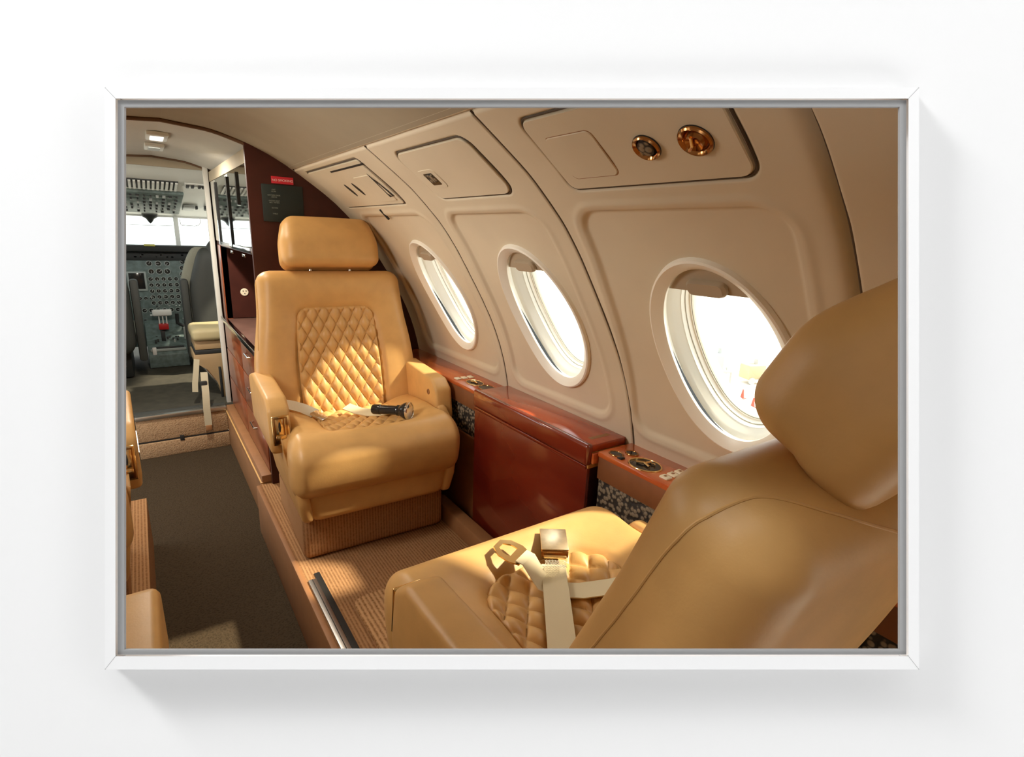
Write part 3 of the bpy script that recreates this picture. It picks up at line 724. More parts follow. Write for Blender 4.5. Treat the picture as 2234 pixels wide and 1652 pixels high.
# ------------------------------------------------------------------ wood partition behind the far seat
def lining_poly(x0,y,m,name,z0=0,off=.0):
    """panel in the plane Y=y from x=x0 out to the lining"""
    s=[k for k in _sd if float(np.interp(k,_sd,_X))>x0]
    pts=[(x0,z0)]+[( float(surf(y,k,-.008)[0]),float(surf(y,k,-.008)[2])) for k in s[::12]]
    pts=pts[:1]+[(x0,float(np.interp(x0,_X[:600],_Z[:600])))]+pts[1:]+[(float(_X[-1]),z0)]
    bm=bmesh.new(); prism(bm,pts,'y',y,y+.02); o=bmobj(name,bm,m,None,smooth=False); return o
pt=lining_poly(.336,2.13,'maroon','partition'); pt['kind']='structure'
sg=empty('no_smoking_sign',(.452,2.127,1.165)); tag(sg,'small red lit NO SMOKING sign high on the dark wood partition','sign')
bm=bmesh.new(); box(bm,-.037,.037,-.002,.003,-.012,.012,bev=.001); bmobj('sign_plate',bm,'sign_glow',sg)
def text(body,size,loc,rot,m,parent,ext=.0004):
    cu=bpy.data.curves.new('lettering','FONT'); cu.body=body; cu.size=size; cu.align_x='CENTER'; cu.align_y='CENTER'; cu.extrude=ext
    o=bpy.data.objects.new('lettering',cu); COL.objects.link(o)
    dg=bpy.context.evaluated_depsgraph_get(); me=bpy.data.meshes.new_from_object(o.evaluated_get(dg)); bpy.data.objects.remove(o)
    me.materials.clear(); me.materials.append(M[m])
    b=bpy.data.objects.new('lettering',me); COL.objects.link(b); b.parent=parent; b.location=loc; b.rotation_euler=rot; return b
text('NO SMOKING',.0112,(0,-.003,-.001),(math.pi/2,0,0),'sign_white',sg)
pl=empty('notice_board',(.45,2.126,1.085)); tag(pl,'black notice plate with faint lines of print below the red sign','sign')
bm=bmesh.new(); box(bm,-.070,.070,0,.004,-.064,.064,bev=.002); bmobj('board',bm,'dark_green',pl)
for k,(t_,dz) in enumerate((('EXIT\nROW',.043),('OXYGEN MASK\nABOVE',.024),('FASTEN SEAT\nBELT WHEN',.005),('SEATED',-.016),('TABLE',-.036))):
    text(t_,.0062,(-.030,-.001,dz),(math.pi/2,0,0),'label_text',pl)
# ------------------------------------------------------------------ galley cabinet forward of the partition
gc=empty('galley_cabinet',(.42,2.7,-.2)); tag(gc,'tall glossy wood galley cabinet with mirrored doors beside the aisle','cabinet')
OG=Matrix.Translation((-.42,-2.7,.2))
def GB(n,b,m,par=gc,bev=0,label=None):
    bm=bmesh.new(); box(bm,*b,bev=bev); o=bmobj(n,bm,m,par,smooth=bev>0); o.data.transform(OG)
    if label: o['label']=label
    return o
X=.339
GB('back_panel',(.62,.80,2.152,3.26,0,1.0),'maroon')
GB('upper_carcass',(X+.006,.66,2.152,3.26,.90,1.13),'maroon')
GB('upper_housing',(X+.006,.50,2.152,3.26,1.13,1.235),'white_plastic')
GB('top_rail',(X-.001,X+.02,2.15,3.26,1.215,1.262),'headliner')
GB('mirror_door',(X,X+.006,2.16,2.62,.925,1.213),'mirror',label='mirrored upper door nearest the partition')
GB('mirror_door',(X,X+.006,2.70,3.02,.925,1.213),'mirror')
GB('mirror_door',(X,X+.006,3.05,3.255,.925,1.213),'mirror')
GB('door_frame',(X-.006,X+.008,2.62,2.655,.91,1.20),'black_gloss'); GB('door_frame',(X-.006,X+.008,2.36,2.385,1.08,1.20),'black_gloss'); GB('door_frame',(X-.006,X+.008,3.02,3.05,.91,1.20),'black_gloss')
GB('lower_rail',(X-.004,X+.012,2.155,3.04,.905,.925),'chrome',bev=.002)
GB('door_catch',(X-.007,X-.002,2.30,2.36,.885,.897),'chrome',bev=.001); GB('door_catch',(X-.007,X-.002,2.62,2.68,.885,.897),'chrome',bev=.001)
# recess: dark wood back board flush behind the face, with the power socket
GB('niche_board',(X+.002,.63,3.10,3.12,.533,.905),'maroon',label='dark wood board with a round socket')
GB('end_strip',(X-.001,X+.03,3.10,3.20,.30,.905),'brown_gloss',bev=.002)
bm=bmesh.new(); lathe(bm,(.432,3.099,.667),(0,-1,0),[(.0195,0),(.018,.003),(0,.0035)],28); so=bmobj('power_socket',bm,'button',gc); so.data.transform(OG)
bm=bmesh.new()
for a,b in ((-.007,.006),(.007,.006),(0,-.007)): cyl(bm,(.432+a,3.0952,.667+b),(0,1,0),.0028,.001,8)
so2=bmobj('socket_slot',bm,'black_gap',so); so2.data.transform(OG)
GB('counter',(X-.002,.62,2.155,3.20,.515,.530),'counter_top',bev=.002)
GB('counter_edge',(X-.020,X+.002,2.16,3.20,.512,.534),'chrome',bev=.003)
GB('lower_carcass',(X+.004,.62,2.152,3.26,.03,.515),'wood_red')
for k,(z0,z1) in enumerate(((.36,.505),(.20,.355),(.04,.195))):
    for j,(y0,y1) in enumerate(((2.17,2.66),(2.67,3.20))):
        dr=GB('drawer',(X-.004,X+.006,y0,y1,z0,z1),'brown_gloss',bev=.002)
        if j==0:
            bm=bmesh.new(); ym=(y0+y1)/2+.03; tube(bm,[(X-.003,ym-.05,(z0+z1)/2+.035),(X-.016,ym-.045,(z0+z1)/2+.035),(X-.016,ym+.045,(z0+z1)/2+.035),(X-.003,ym+.05,(z0+z1)/2+.035)],.004,8); h_=bmobj('drawer_handle',bm,'chrome',dr); h_.data.transform(OG)
GB('kick_cladding',(.300,X+.004,2.152,3.20,-.2,.035),'tan_trim',bev=.006)
GB('kick_ledge',(.295,X+.01,2.152,3.20,.0,.006),'leather',bev=.002)
# post at the cockpit entry
po=boxo('trim_2',(.314,.336,3.262,3.30,-.2,1.30),'headliner_grey',bev=.003); po['kind']='structure'
# ------------------------------------------------------------------ entry bulkhead and cockpit shell
def bulk():
    s=_sd[::12]; pts=[(float(surf(0,k)[0]),float(surf(0,k)[2])) for k in s]
    full=[(.2-x,z) for x,z in pts[::-1]]+pts
    up=[(x,z) for x,z in full if z>1.272]
    bm=bmesh.new(); prism(bm,[(up[0][0],1.272)]+up+[(up[-1][0],1.272)],'y',3.302,3.325); o=bmobj('bulkhead',bm,'headliner',None,smooth=False); o['kind']='structure'
    bm=bmesh.new(); prism(bm,[(.336,-.2),(.336,1.272),(.50,1.272),(.99,.6),(.99,-.2)],'y',3.302,3.325); o=bmobj('bulkhead',bm,'maroon',None,smooth=False); o['kind']='structure'
    bm=bmesh.new(); prism(bm,[(-.26,-.2),(-.26,1.272),(-.36,1.272),(-.79,.6),(-.79,-.2)],'y',3.302,3.325); o=bmobj('bulkhead',bm,'maroon',None,smooth=False); o['kind']='structure'
    # arched trims
    for y,m,r,nm in ((2.137,'arch_brown',.007,'trim_3'),(3.296,'arch_brown',.005,'trim_4')):
        bm=bmesh.new(); tube(bm,[(x,y,z-.004) for x,z in full if z>.9 and (x<.37)],r,8); o=bmobj(nm,bm,m); o['kind']='structure'
bulk()
def quadobj(name,pts,m,kind='structure'):
    me=bpy.data.meshes.new(name); me.from_pydata([tuple(p) for p in pts],[],[tuple(range(len(pts)))]); o=link(name,me,m,smooth=False); o['kind']=kind; return o
f=boxo('floor',(-.75,1.0,3.22,5.4,-.05,.028),'cockpit_floor'); f['kind']='structure'
cw=boxo('wall_cockpit_right',(.86,.88,3.33,4.78,.03,.80),'panel_black'); cw['kind']='structure'
cw=boxo('wall_cockpit_left',(-.68,-.66,3.33,4.78,.03,.80),'panel_black'); cw['kind']='structure'
# two steps up to the cockpit with a metal sill
st=empty('cockpit_step',(.1,3.2,-.2)); tag(st,'two carpeted steps with a bright metal sill up to the cockpit','step')
OS=Matrix.Translation((-.1,-3.2,.2))
def SB(n,b,m,bev=.004):
    bm=bmesh.new(); box(bm,*b,bev=bev); o=bmobj(n,bm,m,st,smooth=bev>0); o.data.transform(OS); return o
SB('lower_riser',(-.12,.300,3.175,3.225,-.2,-.118),'carpet_step')
SB('upper_riser',(-.12,.300,3.19,3.24,-.112,.008),'carpet_step')
SB('riser_seam',(-.12,.300,3.186,3.2,-.118,-.112),'black_gap',0)
SB('seam_tab',(.065,.085,3.172,3.2,-.125,-.100),'black_gap',.001)
SB('metal_sill',(-.12,.299,3.182,3.225,.008,.030),'alu',.003)
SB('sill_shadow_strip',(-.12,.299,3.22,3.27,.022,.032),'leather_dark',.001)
# cockpit ceiling plane slopes down to the windscreen
def cpz(y): return 1.29-.1655*(y-3.3)
bm=bmesh.new(); prism(bm,[(3.32,cpz(3.32)),(4.74,cpz(4.74)),(4.74,cpz(4.74)+.03),(3.32,cpz(3.32)+.03)],'x',-.70,.95); o=bmobj('ceiling',bm,'white_plastic',None,smooth=False); o['kind']='structure'
CM=Matrix.Translation((0,3.3,1.29))@Matrix.Rotation(math.atan(-.1655),4,'X')   # local: x across, y forward along the slope, z up
def slope(root,n,b,m,bev=.001):
    bm=bmesh.new(); box(bm,*b,bev=bev); bm.transform(CM); bm.transform(Matrix.Translation(-root.location)); return bmobj(n,bm,m,root,smooth=bev>0)
og=empty('overhead_vent',(.1,3.82,1.2)); tag(og,'white slatted vent across the cockpit ceiling above the switch panel','vent')
slope(og,'vent_bed',(-.34,.225,.37,.57,-.006,.002),'panel_black')
for k in range(26): slope(og,'slat',(-.335+k*.0218,-.323+k*.0218,.375,.565,-.014,-.005),'white_plastic')
op=empty('overhead_console',(.05,4.2,1.13)); tag(op,'grey green overhead switch panel on the cockpit ceiling','instrument panel')
slope(op,'panel_face',(-.40,.262,.62,1.26,-.020,.001),'panel_teal',.006)
random.seed(3)
for r_ in range(6):
    for c_ in range(13):
        if random.random()<.12: continue
        x=-.17+c_*.033; y=.68+r_*.098; s_=random.choice((.006,.008,.010,.011))
        slope(op,'switch',(x-s_*.7,x+s_*.7,y-s_*1.4,y+s_*1.4,-.030,-.018),random.choice(('panel_black','panel_black','panel_black','knob_grey')),.001)
cb=empty('ceiling_light',(.1,2.42,1.3)); tag(cb,'small white rectangular ceiling light over the aisle','ceiling light','aisle ceiling fixtures')
def fixture(root,y0,y1,m,inner):
    z=1.318
    bm=bmesh.new(); box(bm,.068,.136,y0,y1,z-.014,z,bev=.003); bm.transform(Matrix.Translation(-root.location)); bmobj('housing',bm,'white_plastic',root)
    bm=bmesh.new(); box(bm,.080,.122,y0+.03,y1-.03,z-.018,z-.013,bev=.002); bm.transform(Matrix.Translation(-root.location)); bmobj(inner,bm,m,root)
fixture(cb,2.42,2.58,'lamp_glow','diffuser')
cb2=empty('ceiling_speaker',(.1,2.8,1.3)); tag(cb2,'small white ceiling speaker with grey grille forward of the ceiling light','speaker','aisle ceiling fixtures')
fixture(cb2,2.76,2.93,'knob_grey','speaker_grille')
# items on the right part of the cockpit ceiling
ii=empty('map_light',(.33,3.72,1.2)); tag(ii,'row of small chrome fittings on the cockpit ceiling edge','light')
slope(ii,'fitting_plate',(.255,.365,.37,.47,-.008,-.001),'white_plastic',.003)
for x in (.27,.295,.33,.35): slope(ii,'fitting',(x-.006,x+.008,.39,.44,-.018,-.006),'panel_black',.001)
i2=empty('sun_visor',(.31,4.36,1.1)); tag(i2,'small grey tinted visor plate on the cockpit ceiling','visor')
slope(i2,'visor_plate',(.275,.345,.98,1.14,-.014,-.003),'knob_grey',.006); slope(i2,'visor_knob',(.348,.362,1.02,1.06,-.02,-.002),'panel_black',.003)
i3=empty('rotary_control',(.42,4.3,1.1)); tag(i3,'small black knob on the cockpit ceiling near the doorpost','knob')
slope(i3,'knob_body',(.40,.43,1.00,1.07,-.022,-.002),'panel_black',.004)
i4=empty('compass',(.09,4.70,1.04)); tag(i4,'dark magnetic compass hanging at the top of the windscreen','compass')
bm=bmesh.new(); lathe(bm,(0,0,0),(0,0,-1),[(.05,-.012),(.045,.0),(.025,.012),(.012,.034),(0,.046)],16); bmobj('compass_body',bm,'panel_black',i4)
# windscreen
wn=empty('window_7',(.1,4.76,.95)); wn['kind']='structure'
def WB(n,b,m,par=wn,bev=.004):
    bm=bmesh.new(); box(bm,*b,bev=bev); bm.transform(Matrix.Translation(-wn.location)); return bmobj(n,bm,m,par,smooth=bev>0)
WB('windscreen_header',(-.66,.88,4.735,4.77,1.043,1.10),'white_plastic')
WB('windscreen_post',(.232,.262,4.73,4.78,.82,1.06),'white_plastic')
WB('windscreen_post',(-.40,-.365,4.73,4.78,.82,1.06),'white_plastic')
WB('windscreen_glass',(-.66,.88,4.786,4.790,.80,1.09),'glass',bev=0)
bm=bmesh.new(); tube(bm,[(x,4.782,z) for x,z in ((.275,1.04),(.277,1.00),(.285,.992),(.37,.990),(.395,.997),(.405,1.012),(.407,1.045))],.0025,6); bm.transform(Matrix.Translation(-wn.location)); bmobj('heater_line',bm,'headliner_grey',wn)
bm=bmesh.new(); tube(bm,[(x,4.782,z) for x,z in ((-.355,.985),(.0,.982),(.228,.985))],.002,6); bm.transform(Matrix.Translation(-wn.location)); bmobj('heater_line',bm,'headliner_grey',wn)
# ------------------------------------------------------------------ instrument panel
ip=empty('instrument_panel',(.1,4.75,.2)); tag(ip,'grey green cockpit instrument panel crowded with round dials','instrument panel')
OI=Matrix.Translation(-ip.location)
def IB(n,b,m,par=ip,bev=.002):
    bm=bmesh.new(); box(bm,*b,bev=bev); bm.transform(OI); return bmobj(n,bm,m,par,smooth=bev>0)
IB('panel_face',(-.64,.84,4.75,4.80,.10,.80),'panel_teal')
IB('glare_shield',(-.64,.84,4.66,4.82,.80,.845),'glare_shield',bev=.015)
IB('annunciator_strip',(-.10,.35,4.742,4.752,.735,.795),'panel_black')
IB('display_screen',(-.085,.008,4.738,4.752,.53,.645),'black_gloss')
IB('display_bezel',(-.095,.020,4.742,4.751,.515,.655),'dial_rim')
IB('warning_cap',(.03,.10,4.65,4.70,.838,.853),'yellow',bev=.006)
random.seed(11)
gl=[(.048,.713,.020),(.104,.713,.020),(.160,.713,.018),(.055,.655,.020),(.105,.655,.022),(.155,.655,.022)]
for r_ in range(5):
    for c_ in range(6): gl.append((.045+c_*.040,.60-r_*.044,.0165))
for k in range(8): gl.append((-.06+k*.042,.37,.017))
for k in range(6): gl.append((.20+random.uniform(0,.1),.50+.045*k,.018))
for k in range(4): gl.append((-.07+.035*k,.46,.014))
for x,z,r_ in gl:
    bm=bmesh.new(); lathe(bm,(x,4.7505,z),(0,-1,0),[(r_,0),(r_,.004),(r_*.82,.004),(r_*.8,.002)],20); bm.transform(OI); dl=bmobj('dial',bm,'dial_rim',ip)
    bm=bmesh.new(); lathe(bm,(x,4.7495,z),(0,-1,0),[(r_*.82,0),(0,.0008)],20); bm.transform(OI); bmobj('dial_face',bm,'dial_face',dl)
    a=random.uniform(0,6.28)
    bm=bmesh.new(); tube(bm,[(x-.2*r_*math.cos(a),4.7475,z-.2*r_*math.sin(a)),(x+.7*r_*math.cos(a),4.7475,z+.7*r_*math.sin(a))],.0013,4); bm.transform(OI); bmobj('dial_needle',bm,'white_plastic',dl)
for k in range(34):
    x=random.uniform(-.09,.30); z=random.choice((.40,.335,.30,.275,.44,.76,.775)); s_=random.uniform(.004,.009)
    IB('switch',(x-s_,x+s_,4.742,4.752,z-s_*.7,z+s_*.7),random.choice(('white_plastic','panel_black','knob_grey','red' if k%9==0 else 'knob_grey')),bev=.001)
# centre pedestal with thrust levers
pe=empty('pedestal',(.09,4.5,.03)); tag(pe,'centre pedestal with white thrust levers on a red base','control pedestal')
OP=Matrix.Translation(-pe.location)
def PB(n,b,m,par=pe,bev=.003,rx=0):
    bm=bmesh.new(); box(bm,*b,bev=bev); bm.transform(OP); return bmobj(n,bm,m,par,smooth=bev>0)
bm=bmesh.new(); prism(bm,[(4.30,.03),(4.30,.12),(4.36,.165),(4.62,.20),(4.738,.30),(4.738,.03)],'x',-.03,.21,bev=.006); bm.transform(OP); bmobj('pedestal_body',bm,'panel_teal',pe)
PB('pedestal_tray',(-.005,.185,4.34,4.42,.145,.165),'panel_black')
PB('tray_rim',(-.015,.195,4.318,4.330,.140,.158),'dial_rim')
PB('lever_base',(.055,.115,4.60,4.66,.245,.285),'red')
for x in (.062,.085,.108): PB('lever_rod',(x-.004,x+.004,4.615,4.63,.28,.345),'white_lever')
PB('lever_grip',(.025,.145,4.60,4.64,.345,.390),'white_lever',bev=.010)
PB('trim_handle',(.06,.085,4.48,4.52,.16,.25),'panel_black')
PB('side_lever',(.20,.225,4.50,4.54,.15,.27),'knob_grey',bev=.006)
PB('side_lever',(-.005,.02,4.30,4.34,.12,.17),'white_lever',bev=.006)
random.seed(5)
for k in range(14):
    x=random.uniform(0,.18); y=random.uniform(4.44,4.60); PB('pedestal_knob',(x-.006,x+.006,y-.006,y+.006,.165,.20),random.choice(('panel_black','knob_grey')),bev=.002)
# foot well below the panel
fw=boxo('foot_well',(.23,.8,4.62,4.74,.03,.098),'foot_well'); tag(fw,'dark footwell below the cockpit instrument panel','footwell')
# yoke of the right hand pilot
yk=empty('control_yoke',(.235,4.60,.26)); tag(yk,'black control yoke column right of the pedestal','yoke')
bm=bmesh.new(); tube(bm,[(0,.13,.0),(0,.02,.0),(-.01,0,.03)],.014,10); bmobj('yoke_shaft',bm,'panel_black',yk)
bm=bmesh.new(); tube(bm,[(-.06,0,.10),(-.062,0,.03),(-.02,0,.0),(.06,0,.0),(.10,0,.03),(.10,0,.10)],.013,10); bmobj('yoke_wheel',bm,'panel_black',yk)
# ------------------------------------------------------------------ cockpit seats
def pilot(x,label,m2='sheepskin'):
    p=empty('pilot_seat',(x,4.02,.03)); tag(p,label,'pilot seat','pilot seats')
    def tp(P):
        z=P[:,2]; P[:,0]*=1-.25*sstep(.05,.33,z)-.0*z; return P
    pillow('backrest',(.235,.06,.33),(.06,.05,.09),'leather_dark',p,tp,n=16,loc=(0,.0,.50))
    def hp(P): P[:,0]*=1-.2*sstep(.0,.10,P[:,2]); return P
    pillow('headrest',(.125,.05,.10),(.07,.045,.07),'leather_dark',p,hp,n=14,loc=(0,-.005,.80))
    pillow('fleece_cover',(.25,.030,.31),(.06,.025,.10),m2,p,tp,n=16,loc=(-.03,.062,.52))
    pillow('seat_cushion',(.24,.23,.07),(.05,.05,.05),m2,p,None,n=12,loc=(0,.26,.26))
    bm=bmesh.new(); box(bm,-.20,.20,.05,.45,.0,.20,bev=.02); bmobj('pedestal_frame',bm,'panel_black',p)
    for sx in (-1,1):
        bm=bmesh.new(); box(bm,sx*.262-.022,sx*.262+.022,-.03,.07,.12,.63,bev=.015); bmobj('side_bolster',bm,'leather_dark',p)
    return p
pilot(.475,'dark right hand pilot seat with pale fleece edge, seen from behind')
pilot(-.315,'dark left hand pilot seat, cut off by the picture edge')
# jump seat behind the right pilot
js=empty('jump_seat',(.30,3.5,.03)); tag(js,'beige padded jump seat on a tan box beside the cockpit doorpost','jump seat')
pillow('seat_pad',(.150,.15,.035),(.03,.03,.025),'jump_leather',js,None,n=12,loc=(.035,.02,.372))
bm=bmesh.new(); box(bm,-.105,.17,-.10,.17,.285,.335,bev=.006); bmobj('seat_box',bm,'tan_box',js)
bm=bmesh.new(); box(bm,-.108,.17,-.10,.17,.260,.283,bev=.003); bmobj('dark_band',bm,'panel_black',js)
bm=bmesh.new(); prism(bm,[(-.115,.258),(.17,.258),(.17,-.01),(.01,-.01),(-.01,.10),(-.05,.17),(-.115,.21)],'y',-.10,.17,bev=.005); bmobj('leg_box',bm,'tan_box',js)
bm=bmesh.new(); box(bm,.0,.012,-.115,-.10,.0,.18,bev=.002); bmobj('support_strut',bm,'panel_black',js)
bm=bmesh.new(); cyl(bm,(-.03,-.08,.12),(.5,0,-.86),.012,.14,14); bmobj('gas_strut',bm,'chrome',js)
hb=empty('shoulder_harness',(.22,3.28,.25)); tag(hb,'pale belt straps hanging from the jump seat over the sill','harness')
OHn=Matrix.Translation(-hb.location)
bm=bmesh.new(); ribbon(bm,[(.195,3.37,.27),(.183,3.33,.21),(.170,3.30,.15),(.165,3.28,.105)],.028,(1,.2,0),.002); bm.transform(OHn); bmobj('strap',bm,'harness',hb)
bm=bmesh.new(); ribbon(bm,[(.215,3.25,.22),(.208,3.18,.13),(.203,3.165,.03),(.203,3.16,-.06)],.034,(1,0,0),.002); bm.transform(OHn); bmobj('strap',bm,'harness',hb)
bm=bmesh.new(); box(bm,.190,.222,3.20,3.225,.11,.18,bev=.004); bm.transform(OHn); bmobj('latch_box',bm,'panel_black',hb)
bm=bmesh.new(); box(bm,.188,.218,3.150,3.160,-.085,-.055,bev=.003); bm.transform(OHn); bmobj('strap_end',bm,'tan_trim',hb)
# ------------------------------------------------------------------ outside on the apron
ap=boxo('ground',(-40,60,-30,60,-1.50,-1.4),'apron_light'); ap['kind']='structure'
tag(boxo('apron_patch',(3.0,6.75,-3,30,-1.40,-1.392),'concrete'),'dark asphalt strip on the apron below the nearest window','pavement')['kind']='structure'
tag(boxo('painted_line',(6.75,7.15,-3,30,-1.40,-1.392),'apron_orange'),'faded orange line painted on the apron','marking')['kind']='structure'
def cart(x,y,rz,label,m='white_paint',s=1):
    c=empty('ground_cart',(x,y,-1.4),rz); tag(c,label,'cart')
    bm=bmesh.new(); box(bm,-.7*s,.7*s,-.4*s,.4*s,.22*s,.42*s,bev=.04); bmobj('cart_deck',bm,m,c)
    for a in (-1,1):
        for b in (-1,1):
            bm=bmesh.new(); cyl(bm,(a*.5*s,b*.38*s,.14*s),(0,1,0),.14*s,.1*s,18); bmobj('wheel',bm,'grey_paint',c)
    bm=bmesh.new(); tube(bm,[(-.7*s,-.3*s,.42*s),(-.7*s,-.3*s,.8*s),(-.7*s,.3*s,.8*s),(-.7*s,.3*s,.42*s)],.03,8); bmobj('push_bar',bm,'grey_paint',c)
    return c
cart(7.75,5.15,.9,'white flat cart parked on the apron beyond the orange line',s=.55)
def genset(x,y,rz,m,label,s=1):
    s*=.6
    c=empty('ground_generator',(x,y,-1.4),rz); tag(c,label,'generator')
    bm=bmesh.new(); box(bm,-.35*s,.35*s,-.25*s,.25*s,.15*s,.65*s,bev=.06*s); bmobj('housing',bm,m,c)
    bm=bmesh.new(); cyl(bm,(.1*s,0,.72*s),(0,0,1),.07*s,.2*s,16); bmobj('exhaust',bm,'grey_paint',c)
    for a in (-.2,.2):
        bm=bmesh.new(); cyl(bm,(a*s,-.26*s,.12*s),(0,1,0),.12*s,.06*s,16); bmobj('wheel',bm,'grey_paint',c)
genset(9.0,5.9,.4,'grey_paint','grey equipment housing seen small through the nearest window')
genset(8.95,5.15,-.3,'tan_paint','tan equipment box beside the grey one beyond the apron',.9)
genset(9.0,4.5,-.2,'grey_paint','second grey housing right of the tan box on the apron',1.1)
genset(9.4,6.5,.2,'white_paint','white equipment housing at the left of the group on the apron',1.0)
def shrink(o,k): o.scale=(k,k,k)
def cone(x,y,label):
    c=empty('traffic_cone',(x,y,-1.4)); tag(c,label,'cone','red cones on the apron')
    bm=bmesh.new(); lathe(bm,(0,0,0),(0,0,1),[(.10,.02),(.085,.03),(.025,.40),(0,.41)],16); bmobj('cone_body',bm,'ground_red',c)
    bm=bmesh.new(); box(bm,-.13,.13,-.13,.13,0,.022,bev=.005); bmobj('cone_base',bm,'ground_red',c); shrink(c,.38)
cone(7.85,4.62,'left of the two red cones on the apron'); cone(7.55,4.25,'right of the two red cones on the apron')
cone(7.3,8.3,'single red marker cone seen low in the middle window')
# ------------------------------------------------------------------ gallery: white wall, picture frame round the opening
GM=Matrix([[*R[0]],[*R[1]],[*R[2]]]).to_4x4(); GM.translation=CAMP+FWD*D      # local x right, y up, z towards the viewer
k_=D/F
def lx(px): return (px-PX)*k_
def ly(py): return -(py-PY)*k_
oL,oR,oT,oB=lx(271),lx(1963),ly(233),ly(1418)
W=1.3
me=bpy.data.meshes.new('wall_gallery'); o_=[(-W,-W*.9),(W,-W*.9),(W,W*.9),(-W,W*.9)]; i_=[(oL-.0035,oB-.0035),(oR+.0035,oB-.0035),(oR+.0035,oT+.0035),(oL-.0035,oT+.0035)]
vs=[(x,y,0) for x,y in o_]+[(x,y,0) for x,y in i_]+[(x,y,-.002) for x,y in o_]+[(x,y,-.002) for x,y in i_]
fs=[(k,(k+1)%4,4+(k+1)%4,4+k) for k in range(4)]+[(8+(k+1)%4,8+k,12+k,12+(k+1)%4) for k in range(4)]+[(4+(k+1)%4,12+(k+1)%4,12+k,4+k) for k in range(4)]+[(k,8+k,8+(k+1)%4,(k+1)%4) for k in range(4)]
me.from_pydata(vs,[],fs); gw=link('wall_gallery',me,'gallery_wall',smooth=False); gw.matrix_world=GM; gw['kind']='structure'
# room behind the viewer
def groom(name,pts,m='gallery_dim'):
    me=bpy.data.meshes.new(name); me.from_pydata(pts,[],[(0,1,2,3)]); o=link(name,me,m,smooth=False); o.matrix_world=GM; o['kind']='structure'
H=W*.9; ZB=2.2
groom('wall_gallery_back',[(-W,-H,ZB),(-W,H,ZB),(W,H,ZB),(W,-H,ZB)])
groom('wall_gallery_left',[(-W,-H,0),(-W,H,0),(-W,H,ZB),(-W,-H,ZB)])
groom('wall_gallery_right',[(W,-H,0),(W,-H,ZB),(W,H,ZB),(W,H,0)])
groom('ceiling_gallery',[(-W,H,0),(W,H,0),(W,H,ZB),(-W,H,ZB)])
groom('floor_gallery',[(-W,-H,0),(-W,-H,ZB),(W,-H,ZB),(W,-H,0)],'gallery_floor')
fr=bpy.data.objects.new('picture_frame',None); COL.objects.link(fr); fr.matrix_world=GM
tag(fr,'slim white picture frame with mitred corners and grey inner lip on the white wall','picture frame')
TH=.014
def fx_(px): return (px-PX)*(D-TH)/F
def fy_(py): return -(py-PY)*(D-TH)/F
FL,FR_,FT,FB=fx_(229),fx_(2005),fy_(191),fy_(1461); IL,IR,IT,IBo=fx_(252),fx_(1982),fy_(215),fy_(1432)
def rail(pts_front,name):
    bm=bmesh.new(); v=[bm.verts.new((x,y,TH)) for x,y in pts_front]; u=[bm.verts.new((x*(1.075 if abs(abs(x)-IR)<.002 or abs(abs(x)-abs(IL))<.002 else 1),y*(1.075 if abs(abs(y)-IT)<.002 or abs(abs(y)-abs(IBo))<.002 else 1),.0005)) for x,y in pts_front]
    bm.faces.new(v); bm.faces.new(u[::-1])
    for k in range(4): bm.faces.new((v[k],u[k],u[(k+1)%4],v[(k+1)%4]))
    o=bmobj(name,bm,'frame_white',fr,smooth=False); return o
g=.00018
rail([(FL+g,FT),(FR_-g,FT),(IR-g,IT),(IL+g,IT)],'frame_rail')
rail([(FL+g,FB),(IL+g,IBo),(IR-g,IBo),(FR_-g,FB)],'frame_rail')
rail([(FL,FT-g),(IL,IT-g),(IL,IBo+g),(FL,FB+g)],'frame_rail')
rail([(FR_,FT-g),(FR_,FB+g),(IR,IBo+g),(IR,IT-g)],'frame_rail')
for (a,b,c,d_) in ((FL,FT,IL,IT),(FR_,FT,IR,IT),(FL,FB,IL,IBo),(FR_,FB,IR,IBo)):
    bm=bmesh.new(); tube(bm,[(a,b,TH-.0003),(c,d_,TH-.0003)],.00035,6); bmobj('mitre_seam',bm,'mitre_line',fr)
# grey inner lip, slightly below the rail face
z1=TH-.0012; s1=(D-z1)/F
Lx=[(271-PX)*s1,(1963-PX)*s1]; Ly=[-(233-PY)*s1,-(1418-PY)*s1]
def lip(b,name='inner_lip'):
    bm=bmesh.new(); box(bm,b[0],b[1],b[2],b[3],z1-.0012,z1); bmobj(name,bm,'frame_grey',fr,smooth=False)
lip((IL+.0001,IR-.0001,Ly[0],IT-.0001)); lip((IL+.0001,IR-.0001,IBo+.0001,Ly[1]))
lip((IL+.0001,Lx[0],Ly[1],Ly[0])); lip((Lx[1],IR-.0001,Ly[1],Ly[0]))
# ------------------------------------------------------------------ light
w=bpy.data.worlds.new('sky'); SC.world=w; w.use_nodes=True
bgn=w.node_tree.nodes['Background']; bgn.inputs['Color'].default_value=(.93,.985,1,1); bgn.inputs['Strength'].default_value=2.6
def area(name,loc,target,size,power,col=(1,1,1),sy=None,spread=None):
    l=bpy.data.lights.new(name,'AREA'); l.energy=power; l.color=col; l.size=size
    if sy: l.shape='RECTANGLE'; l.size_y=sy
    if spread: l.spread=spread
    o=bpy.data.objects.new(name,l); COL.objects.link(o); o.location=loc
    o.rotation_euler=(Vector(target)-Vector(loc)).to_track_quat('-Z','Y').to_euler(); return o
def G(x,y,z): return GM@Vector((x,y,z))
area('gallery_key',G(-1.0,1.05,.46),G(0,0,0),.34,18,(1,1,1))
area('gallery_fill',G(0,1.10,.62),G(0,-.15,0),2.2,11,(1,1,1),.5)
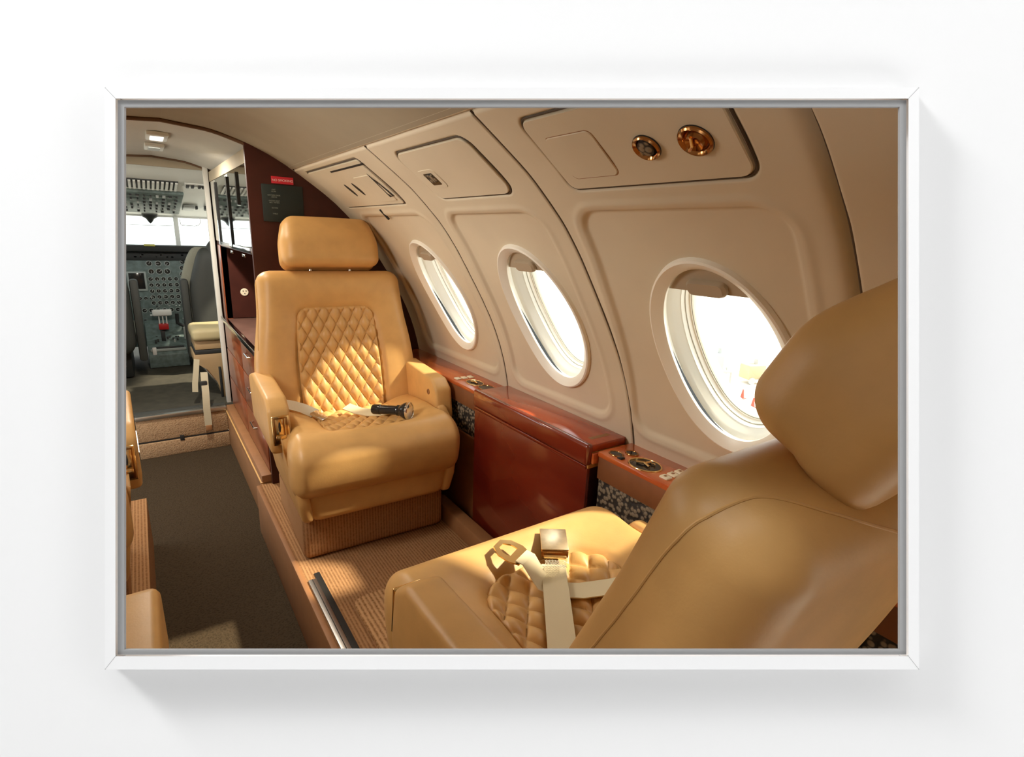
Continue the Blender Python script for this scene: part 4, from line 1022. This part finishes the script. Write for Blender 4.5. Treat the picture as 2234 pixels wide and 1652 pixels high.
area('gallery_fill_low',G(.1,-1.10,.7),G(0,0,0),2.2,10.5,(1,1,1),.4)
area('gallery_fill_side',G(1.2,.1,.6),G(0,0,0),.5,8.5,(1,1,1),1.6)
area('gallery_fill_side',G(-1.2,.1,.45),G(0,0,0),.3,1.5,(1,1,1),1.6)
sn=bpy.data.lights.new('sun','SUN'); sn.energy=9; sn.angle=math.radians(3.5); sn.color=(1,.88,.68); so_=bpy.data.objects.new('sun',sn); COL.objects.link(so_)
so_.rotation_euler=Vector((-.6,.30,-.725)).to_track_quat('-Z','Y').to_euler()
area('aisle_lamp',(.10,2.66,1.295),(.08,2.75,0),.05,14.0,(1,.93,.82),.12)
# added fill lights for the cabin, unseen near the ceiling, without a modelled fitting
area('cabin_fill',(-.26,1.30,1.19),(.95,1.25,.70),.10,7.5,(1,.94,.86),.6,math.radians(140))
area('cabin_fill_forward',(.10,2.02,1.29),(.12,2.0,0),.12,2.5,(1,.85,.65),.12)  # second added fill, under the crown just aft of the partition
l=area('portal',(-.82,2.67,.4),(0,2.67,.4),.85,1,sy=1.25); l.data.cycles.is_portal=True
l=area('portal',(.1,4.80,.95),(.1,3,.9),1.5,1,sy=.25); l.data.cycles.is_portal=True
for yc,sc in WIN:
    o,ey,es,n=sfr(yc,sc); l=area('portal',Vector((.2-o.x,o.y,o.z))-Vector((-n.x,0,n.z))*.13,Vector((.2-o.x,o.y,o.z))+Vector((-n.x,0,n.z)),.34,1,sy=.48); l.data.cycles.is_portal=True
    l=area('portal',o-n*.13,o+n,.34,1,sy=.48); l.data.cycles.is_portal=True
# ------------------------------------------------------------------ view
vs_=SC.view_settings; vs_.view_transform='Standard'; vs_.look='None'; vs_.gamma=1; vs_.exposure=0; vs_.use_curve_mapping=False
SC.display_settings.display_device='sRGB'
SC.cycles.max_bounces=8; SC.cycles.diffuse_bounces=5; SC.cycles.transparent_max_bounces=12; SC.cycles.sample_clamp_indirect=6
SC.cycles.use_denoising=True; SC.cycles.caustics_reflective=False; SC.cycles.caustics_refractive=False
